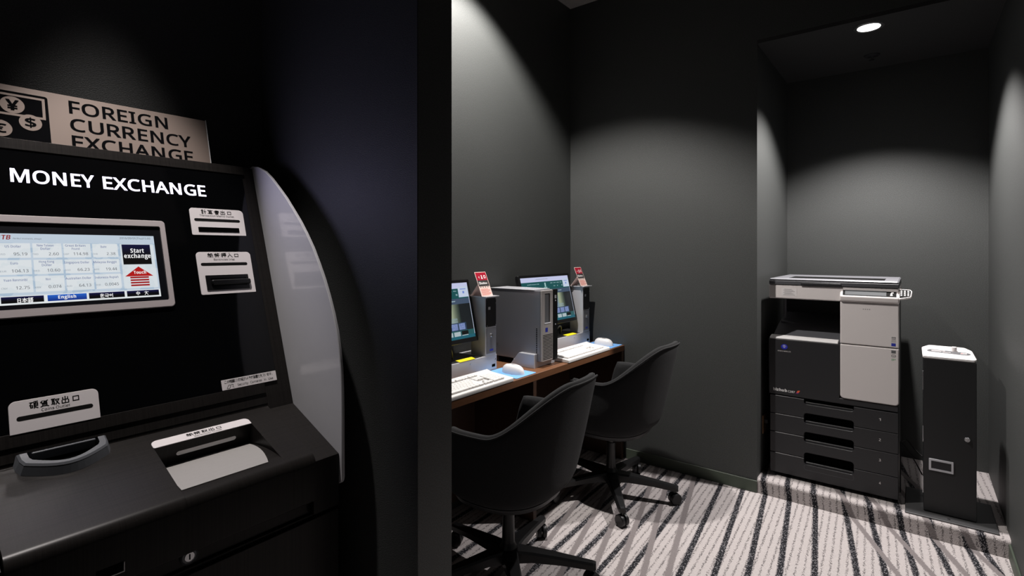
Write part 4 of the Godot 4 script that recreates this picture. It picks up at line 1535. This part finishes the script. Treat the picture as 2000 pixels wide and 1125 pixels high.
func build_printer() -> void:
	var F := 3.19
	var B := 3.80
	var t := thing("multifunction_printer", "black and white office copier printer standing in the alcove", "printer", P(-0.35, STEP, 3.5))
	var ff := facing_front(F)
	var st := nst()
	box(st, -0.636, -0.062, 0.098, 0.535, F + 0.035, B, 0.003)
	box(st, -0.640, -0.060, 0.535, 0.838, F + 0.02, B, 0.003)
	part("body", st, M.printer_dark, t)
	st = nst()
	box(st, -0.302, -0.060, 0.838, 1.068, F + 0.02, B - 0.03, 0.003)
	box(st, -0.640, -0.302, 0.838, 1.066, F + 0.40, B - 0.03, 0.003)
	part("upper_body", st, M.printer_dark, t)
	for q in [[-0.60, 3.27], [-0.10, 3.27], [-0.60, 3.74], [-0.10, 3.74]]:
		st = nst()
		lathe(st, [[0.0, 0.0], [0.024, 0.0], [0.026, 0.004], [0.026, 0.02], [0.0, 0.02]], Transform3D(Basis.IDENTITY, P(q[0], STEP, q[1])), 16)
		part("foot", st, M.printer_dark, t)
	# dark front cover with the white ledge over it
	st = nst()
	prism(st, fillet([[-0.644, 0.533, 0.003], [-0.060, 0.533, 0.003], [-0.060, 0.563], [-0.306, 0.563], [-0.306, 0.842, 0.003], [-0.646, 0.842, 0.006]]), -0.025, 0.0, ff, 0.003)
	var cv := part("front_cover", st, M.printer_dark, t)
	st = nst()
	prism(st, fillet([[F + 0.002, 0.8425, 0.002], [F + 0.004, 0.851, 0.003], [F + 0.05, 0.859, 0.003], [F + 0.06, 0.8425]]), -0.640, -0.314, Transform3D(Basis(Vector3(0, 0, -1), Vector3(0, 1, 0), Vector3(1, 0, 0)), Vector3.ZERO), 0.002)
	part("tray_ledge", st, M.white, t, "white ledge in front of the paper output")
	# maker's globe and names
	st = nst()
	var oval := PackedVector2Array()
	for k in 28:
		oval.append(Vector2(-0.566 + 0.0165 * cos(TAU * k / 28), 0.801 + 0.0145 * sin(TAU * k / 28)))
	prism(st, oval, 0.0, 0.0006, ff)
	part("globe_emblem", st, M.logo_blue, cv)
	st = nst()
	for k in 4:
		var y := 0.8095 - 0.0045 * k
		var hw: float = [0.009, 0.013, 0.012, 0.006][k]
		flat(st, PackedVector2Array([Vector2(-0.566 - hw, y), Vector2(-0.566, y - 0.0009), Vector2(-0.566 + hw, y), Vector2(-0.566, y + 0.0013)]), 0.0008, ff)
	write(st, "KONICA MINOLTA", font_plain, -0.598, -0.534, 0.7735, 0.0062, 0.0004, ff)
	part("maker_lettering", st, M.label_white, cv)
	st = nst()
	write(st, "bizhub", font_bold, -0.621, -0.553, 0.5535, 0.0145, 0.0004, ff)
	write(st, "C287", font_medium, -0.549, -0.514, 0.5535, 0.0105, 0.0004, ff)
	part("model_lettering", st, M.white, cv)
	st = nst()
	flat(st, PackedVector2Array([Vector2(-0.510, 0.552), Vector2(-0.499, 0.552), Vector2(-0.489, 0.570), Vector2(-0.500, 0.570)]), 0.0004, ff)
	part("colour_flash", st, M.orange, cv)
	st = nst()
	flat(st, PackedVector2Array([Vector2(-0.510, 0.552), Vector2(-0.499, 0.552), Vector2(-0.4955, 0.558), Vector2(-0.5065, 0.558)]), 0.0006, ff)
	part("violet_flash", st, mat(Color(0.42, 0.14, 0.45), 0.5), cv)
	# four paper drawers
	var ys := [0.529, 0.427, 0.3255, 0.2105, 0.100]
	for k in 4:
		st = nst()
		var tn: float = 0.026 if k < 3 else 0.032
		var bn: float = 0.026 if k < 2 else (0.03 if k == 2 else 0.0)
		prism(st, drawer_outline(ys[k + 1] + 0.0012, ys[k] - 0.0012, tn, bn), -0.03, 0.0, ff, 0.002)
		var dr := part("paper_drawer", st, M.printer_dark, t)
		st = nst()
		box(st, -0.468, -0.247, ys[k] - tn - 0.004, ys[k] - tn + 0.010, F + 0.010, F + 0.022, 0.002)
		part("handle_lip", st, M.printer_dark, dr)
		st = nst()
		box(st, -0.470, -0.245, ys[k] - tn - 0.002, ys[k] + 0.03 if k > 0 else ys[k] + 0.002, F + 0.028, F + 0.034)
		part("handle_recess", st, M.dark_gap, dr)
		if k == 3:
			st = nst()
			ring(st, rrect(-0.470, 0.148, -0.245, 0.1765, 0.010), rrect(-0.4685, 0.1495, -0.2465, 0.1750, 0.009), 0.0, 0.0007, ff)
			part("handle_plate", st, M.printer_grey, dr)
		st = nst()
		write(st, str(k + 1), font_plain, -0.139, -0.131, ys[k] - 0.050, 0.0125, 0.0004, ff)
		part("number", st, M.label_white, dr)
	# white column with control panel
	st = nst()
	prism(st, rrect(-0.3035, 0.8505, -0.0575, 1.0665, 0.004, 3), -0.022, 0.006, ff, 0.004)
	var uc := part("upper_cover", st, M.printer_white, t)
	st = nst()
	for k in 4:
		lbox(st, -0.2055 + 0.0088 * k, -0.2015 + 0.0088 * k, 1.0325, 1.0355, 0.006, 0.0066, ff)
	part("indicator_dots", st, M.print_grey, uc)
	st = nst()
	for k in 5:
		lbox(st, -0.0875 + 0.0036 * k, -0.0850 + 0.0036 * k, 0.899, 0.9035 + 0.0012 * (k % 2), 0.006, 0.0066, ff)
	lbox(st, -0.0875, -0.071, 0.893, 0.8955, 0.006, 0.0066, ff)
	lbox(st, -0.0885, -0.070, 0.880, 0.8815, 0.006, 0.0066, ff)
	lbox(st, -0.0885, -0.070, 0.886, 0.8872, 0.006, 0.0066, ff)
	part("grey_stickers", st, M.print_grey, uc)
	st = nst()
	lbox(st, -0.0885, -0.071, 0.859, 0.8735, 0.006, 0.0066, ff)
	part("blue_sticker", st, M.sticker_blue, uc)
	st = nst()
	prism(st, fillet([[-0.3035, 0.5655, 0.018], [-0.0575, 0.5655, 0.018], [-0.0575, 0.846, 0.004], [-0.3035, 0.846, 0.004]]), -0.022, 0.006, ff, 0.004)
	var lc := part("lower_cover", st, M.printer_white, t)
	st = nst()
	lbox(st, -0.0885, -0.071, 0.824, 0.838, 0.006, 0.0066, ff)
	ring(st, rrect(-0.0885, 0.804, -0.070, 0.818, 0.0068), rrect(-0.0865, 0.8058, -0.072, 0.8162, 0.005), 0.006, 0.0064, ff)
	lbox(st, -0.083, -0.075, 0.8095, 0.8115, 0.006, 0.0064, ff)
	part("black_stickers", st, M.print_grey, lc)
	st = nst()
	for k in 3:
		lbox(st, -0.087 + 0.006 * k, -0.0845 + 0.006 * k, 0.7865 + 0.002 * k, 0.7965, 0.006, 0.0064, ff)
	part("green_sticker", st, M.green, lc)
	st = nst()
	var pz := Transform3D(Basis(Vector3(0, 0, -1), Vector3(0, 1, 0), Vector3(1, 0, 0)), Vector3.ZERO)
	prism(st, fillet([[F + 0.02, 1.0665], [F - 0.006, 1.0665, 0.004], [F - 0.018, 1.074, 0.008], [F - 0.020, 1.096, 0.014], [F + 0.016, 1.1435, 0.003], [F + 0.05, 1.142], [F + 0.05, 1.0665]]), -0.3035, -0.0575, pz, 0.004)
	var cp := part("control_panel", st, M.printer_white, t)
	var pa := Vector2(F - 0.0165, 1.1005)
	var pb := Vector2(F + 0.0154, 1.1426)
	var pe := (pb - pa).normalized()
	var cx := Transform3D(Basis(Vector3(1, 0, 0), Vector3(0, pe.y, -pe.x), Vector3(0, pe.x, pe.y)), P(0, pa.y, pa.x))
	st = nst()
	lbox(st, -0.292, -0.068, 0.002, 0.054, 0.0002, 0.0012, cx)
	part("panel_field", st, M.print_black, cp)
	st = nst()
	lbox(st, -0.282, -0.108, 0.004, 0.049, 0.0012, 0.002, cx, 0.0004)
	part("touch_screen", st, M.touch, cp)
	st = nst()
	for q in [[-0.090, 0.044, 0.007], [-0.095, 0.037, 0.002], [-0.084, 0.026, 0.005], [-0.088, 0.018, 0.004], [-0.088, 0.010, 0.005]]:
		lbox(st, q[0] - q[2], q[0] + q[2], q[1] - 0.0028, q[1] + 0.0028, 0.0012, 0.002, cx, 0.0005)
	part("button", st, M.white, cp)
	# number pad wing
	st = nst()
	prism(st, fillet([[-0.0575, -0.010], [-0.010, 0.004, 0.008], [-0.006, 0.040, 0.008], [-0.014, 0.050, 0.006], [-0.0575, 0.052]]), -0.010, 0.001, cx, 0.002)
	var kp := part("number_pad", st, M.printer_white, cp)
	st = nst()
	prism(st, fillet([[-0.0555, -0.003], [-0.014, 0.008, 0.006], [-0.011, 0.039, 0.005], [-0.017, 0.046, 0.004], [-0.0555, 0.048]]), 0.0008, 0.0016, cx)
	part("pad_field", st, M.print_black, kp)
	st = nst()
	for i in 3:
		for j in 4:
			lbox(st, -0.052 + 0.0135 * i, -0.045 + 0.0135 * i, 0.010 + 0.0085 * j, 0.015 + 0.0085 * j, 0.0016, 0.003, cx, 0.0006)
	part("number_keys", st, M.white, kp)
	# scanner and lid
	st = nst()
	box(st, -0.644, -0.057, 1.0665, 1.1435, F + 0.002, B - 0.02, 0.005)
	var sc := part("scanner", st, M.printer_white, t)
	st = nst()
	lbox(st, -0.580, -0.505, 1.083, 1.124, -0.002, -0.0014, ff)
	var nl := part("notice_label", st, M.label_white, sc)
	st = nst()
	for k in 6:
		lbox(st, -0.572 + 0.006 * (k % 2), -0.514 - 0.008 * (k % 3), 1.0885 + 0.006 * k, 1.0898 + 0.006 * k, -0.0014, -0.0010, ff)
	part("small_print", st, M.print_grey, nl)
	st = nst()
	box(st, -0.642, -0.058, 1.1437, 1.1665, F - 0.002, B - 0.02, 0.003)
	var ld := part("lid", st, M.printer_grey, t)
	st = nst()
	box(st, -0.641, -0.059, 1.1660, 1.1775, F - 0.001, B - 0.021, 0.005)
	part("lid_top", st, M.printer_lid, ld)
	st = nst()
	box(st, -0.56, -0.12, 1.1775, 1.1783, F + 0.10, F + 0.30)
	part("lid_groove", st, M.print_black, ld)
	st = nst()
	prism(st, fillet([[-0.485, 1.1440], [-0.300, 1.1440], [-0.300, 1.158, 0.004], [-0.485, 1.158, 0.004]]), 0.0, 0.005, facing_front(F - 0.002), 0.001)
	part("lid_grip", st, M.printer_dark, ld)
	# paper output: sloping tray inside the opening
	st = nst()
	prism(st, fillet([[F + 0.02, 0.838], [F + 0.06, 0.862, 0.01], [F + 0.17, 0.90, 0.01], [F + 0.40, 0.955], [F + 0.40, 0.838]]), -0.630, -0.302, pz, 0.003)
	part("output_tray", st, M.printer_grey, t)
	st = nst()
	prism(st, fillet([[-0.628, 0.838], [-0.34, 0.838], [-0.34, 0.868, 0.01], [-0.52, 0.908, 0.01], [-0.618, 0.925, 0.01]]), -0.30, -0.20, ff, 0.006)
	part("paper_ramp", st, M.printer_grey, t)
	st = nst()
	box(st, -0.612, -0.600, 0.93, 1.0665, F + 0.26, F + 0.275)
	part("support_post", st, M.printer_lid, t)

# ------------------------------------------------------------------ coin vendor, cable, outlet, sprinkler
func build_vendor() -> void:
	var t := thing("coin_vendor", "slim black coin box with a white top beside the printer", "coin box", P(0.13, STEP, 3.29))
	var xz := Transform3D(Basis(Vector3(1, 0, 0), Vector3(0, 0, -1), Vector3(0, 1, 0)), Vector3.ZERO)   # x, depth, up
	var F := 3.17
	var st := nst()
	var bp := thing("steel_floor_plate", "flat grey steel plate on the carpet under the black coin box", "plate", P(0.13, STEP, 3.28))
	box(st, -0.034, 0.298, STEP, STEP + 0.008, 3.112, 3.445, 0.002)
	part("sheet", st, M.steel, bp)
	st = nst()
	lathe(st, [[0.006, 0.0], [0.005, 0.002], [0.0, 0.0025]], Transform3D(Basis.IDENTITY, P(0.128, STEP + 0.008, 3.14)), 12)
	part("bolt", st, M.vendor_black, bp)
	st = nst()
	prism(st, fillet([[0.036, 3.176, 0.003], [0.226, 3.176, 0.003], [0.226, 3.42, 0.02], [0.036, 3.42, 0.02]]), STEP + 0.008, 0.818, xz, 0.001)
	part("cabinet", st, M.vendor_black, t)
	var ff := facing_front(F)
	st = nst()
	lbox(st, 0.0365, 0.2265, STEP + 0.014, 0.817, -0.005, 0.0, ff, 0.0015)
	var dr := part("door", st, M.vendor_black, t)
	for y in [[0.665, 0.757], [0.417, 0.494], [0.173, 0.254]]:
		st = nst()
		box(st, 0.0325, 0.0362, y[0], y[1], F + 0.002, F + 0.008, 0.001)
		part("hinge", st, M.chrome, t)
	st = nst()
	ring(st, rrect(0.056, 0.291, 0.1465, 0.347, 0.002, 2), rrect(0.0645, 0.3005, 0.138, 0.3375, 0.001, 2), 0.0, 0.006, ff, 0.0015)
	var cw := part("coin_return", st, M.silver_light, dr, "silver frame of the coin return window")
	st = nst()
	lbox(st, 0.064, 0.1385, 0.300, 0.338, 0.0, 0.001, ff)
	part("window", st, M.bezel, cw)
	st = nst()
	var lx := Transform3D(Basis(Vector3(1, 0, 0), Vector3(0, 0, 1), Vector3(0, -1, 0)), P(0.194, 0.462, F))
	lathe(st, [[0.0115, 0.0], [0.0115, 0.004], [0.009, 0.007], [0.0, 0.007]], lx, 20)
	var lk := part("lock", st, M.chrome, dr)
	st = nst()
	lbox(st, 0.1925, 0.1955, 0.454, 0.470, 0.007, 0.013, ff, 0.0005)
	part("key", st, M.chrome, lk)
	# white cap with a sloping top
	st = nst()
	var cap := fillet([[0.033, 3.168, 0.006], [0.222, 3.168, 0.010], [0.228, 3.19, 0.01], [0.224, 3.36, 0.02], [0.20, 3.425, 0.02], [0.058, 3.425, 0.02], [0.031, 3.36, 0.015]], 4)
	var tilt := Transform3D(Basis(Vector3(1, 0, 0), Vector3(0, 0.055, -1), Vector3(0, 1, 0)), Vector3(0, -0.055 * 3.17, 0))
	prism(st, cap, 0.8185, 0.834, tilt, 0.004)
	var cp := part("cap", st, M.white, t)
	st = nst()
	prism(st, fillet([[0.045, 3.26, 0.02], [0.205, 3.235, 0.03], [0.214, 3.275, 0.02], [0.20, 3.30, 0.02], [0.06, 3.315, 0.02]], 5), 0.8342, 0.8348, tilt)
	var cf := part("instruction_plate", st, M.print_grey, cp)
	st = nst()
	for q in [[0.068, 0.105, 3.275], [0.11, 0.14, 3.268], [0.068, 0.12, 3.292], [0.175, 0.198, 3.262], [0.178, 0.20, 3.28]]:
		prism(st, chamfer_rect(q[0], q[2] - 0.004, q[1], q[2] + 0.004, 0), 0.8348, 0.8352, tilt)
	part("print", st, M.label_white, cf).set_meta("kind", "stuff")
	st = nst()
	prism(st, chamfer_rect(0.178, 3.268, 0.184, 3.274, 0), 0.8352, 0.8356, tilt)
	part("red_button", st, M.red, cf)
	st = nst()
	lathe(st, [[0.0105, 0.0], [0.0105, 0.022], [0.009, 0.0235], [0.0, 0.0235]], Transform3D(Basis.IDENTITY, P(0.155, 0.840, 3.315)), 20)
	part("coin_knob", st, M.printer_white, cp)

func build_small_things() -> void:
	var t := thing("power_cable", "thin black cable hanging between the printer and the coin box", "cable", P(-0.02, STEP, 3.32))
	var st := nst()
	var pts := []
	for k in 25:
		var f := k / 24.0
		pts.append(P(-0.0545 + 0.088 * f, 0.352 - 0.06 * f * f + 0.01 * sin(f * 7.0), 3.32 + 0.05 * sin(PI * f)))
	tube(st, pts, 0.003, 6)
	part("upper_wire", st, M.cable, t)
	st = nst()
	pts = []
	for k in 25:
		var f := k / 24.0
		pts.append(P(-0.0545 + 0.088 * f, 0.352 - 0.155 * f + 0.015 * sin(PI * f), 3.32 + 0.03 * f))
	for k in 12:
		var f := (k + 1) / 12.0
		pts.insert(0, P(-0.0545 - 0.0005 * f, 0.352 - 0.26 * f, 3.32 + 0.01 * f))
	tube(st, pts, 0.003, 6)
	part("lower_wire", st, M.cable, t)
	t = thing("wall_outlet", "brown wall outlet plate with a plug, low beside the printer", "outlet", P(ALC_X, 0.343, 3.25))
	st = nst()
	box(st, ALC_X, ALC_X + 0.006, 0.290, 0.394, 3.212, 3.285, 0.0015)
	part("plate", st, M.brass, t)
	st = nst()
	box(st, ALC_X + 0.006, ALC_X + 0.026, 0.345, 0.368, 3.235, 3.262, 0.003)
	part("plug", st, M.cable, t)
	t = thing("sprinkler_head", "small dark sprinkler head on the alcove ceiling", "sprinkler", P(-0.194, SOFFIT, 3.68))
	st = nst()
	var xf := Transform3D(Basis.IDENTITY, P(-0.194, SOFFIT, 3.68))
	lathe(st, [[0.040, 0.0], [0.038, -0.005], [0.022, -0.010], [0.0, -0.010]], xf, 28)
	part("escutcheon", st, M.printer_dark, t)
	st = nst()
	lathe(st, [[0.007, -0.010], [0.006, -0.028], [0.0, -0.028]], xf, 14)
	part("stem", st, M.chrome, t)
	st = nst()
	lathe(st, [[0.0, -0.028], [0.013, -0.028], [0.013, -0.030], [0.0, -0.030]], xf, 18)
	part("deflector", st, M.printer_dark, t)

# ------------------------------------------------------------------ scene
func _ready() -> void:
	# camera: level, with a lens shifted down a little
	var cam := Camera3D.new()
	cam.name = "camera"
	cam.projection = Camera3D.PROJECTION_FRUSTUM
	cam.near = 0.05
	cam.far = 60.0
	cam.size = 0.05 * 1125.0 / 1016.0
	cam.frustum_offset = Vector2(0, -0.05 * (562.5 - 490.0) / 1016.0)
	add_child(cam)
	cam.position = Vector3(0, 1.33, 0)
	cam.rotation.y = atan2(785.0, 1016.0)
	cam.current = true
	# environment: a closed room, so the background stays black
	var we := WorldEnvironment.new()
	we.name = "environment"
	var env := Environment.new()
	env.background_mode = Environment.BG_COLOR
	env.background_color = Color(0, 0, 0)
	env.tonemap_mode = Environment.TONE_MAPPER_LINEAR
	env.tonemap_exposure = 1.0
	env.sdfgi_enabled = true
	env.ssao_enabled = true
	env.ssil_enabled = true
	we.environment = env
	add_child(we)
	font_bold = SystemFont.new()
	font_bold.font_names = PackedStringArray(["Droid Sans"])
	font_bold.font_weight = 700
	font_plain = SystemFont.new()
	font_plain.font_names = PackedStringArray(["Droid Sans"])
	font_medium = FontVariation.new()
	font_medium.base_font = font_plain
	font_medium.variation_embolden = 0.55
	make_materials()
	# lamps of the room
	downlight("round recessed downlight in the alcove ceiling above the printer", -0.182, SOFFIT, 3.209, 6.3, 57.0, Color(1.0, 0.98, 0.97), 0.5)
	downlight("round recessed downlight in the ceiling above the desk, out of the photo", -1.497, CEIL, 1.97, 7.8, 55.0, Color(1.0, 0.98, 0.96), 0.4)
	downlight("round recessed downlight in the ceiling above the exchange machine, out of the photo", -1.545, CEIL, 0.47, 5.0, 18.0, Color(1.0, 0.97, 0.96), 0.6)

	build_room()
	build_machine()
	build_sign()
	build_desk()
	var mo := build_monitor()
	copy(mo, P(0, 0, STATION), "black computer monitor in the far corner, showing a green web page")
	var pl := build_platform()
	copy(pl, P(0, 0, STATION), "low silver metal platform with a yellow label, under the monitor in the far corner")
	var ti := build_timer()
	copy(ti, P(0, 0, STATION), "upright silver coin timer box with a black coin panel, in the far corner")
	var ca := build_card()
	copy(ca, P(0, 0, STATION), "red and pink folded card on the coin timer in the far corner")
	var kb := build_keyboard()
	copy(kb, P(0, 0, STATION), "white keyboard in full view at the far end of the desk")
	var ms := build_mouse()
	copy(ms, P(-0.01, 0, STATION), "white computer mouse at the far end of the desk")
	var pd := build_pad()
	copy(pd, P(0, 0, STATION), "light blue mouse pad at the far end of the desk")
	build_tower()
	build_chair("black fabric tub chair nearest the partition", -1.305, 1.665, deg_to_rad(4.0), deg_to_rad(25.0))
	build_chair("black fabric tub chair at the far end of the desk", -1.313, 2.585, deg_to_rad(0.0), deg_to_rad(18.0))
	build_printer()
	build_vendor()
	build_small_things()
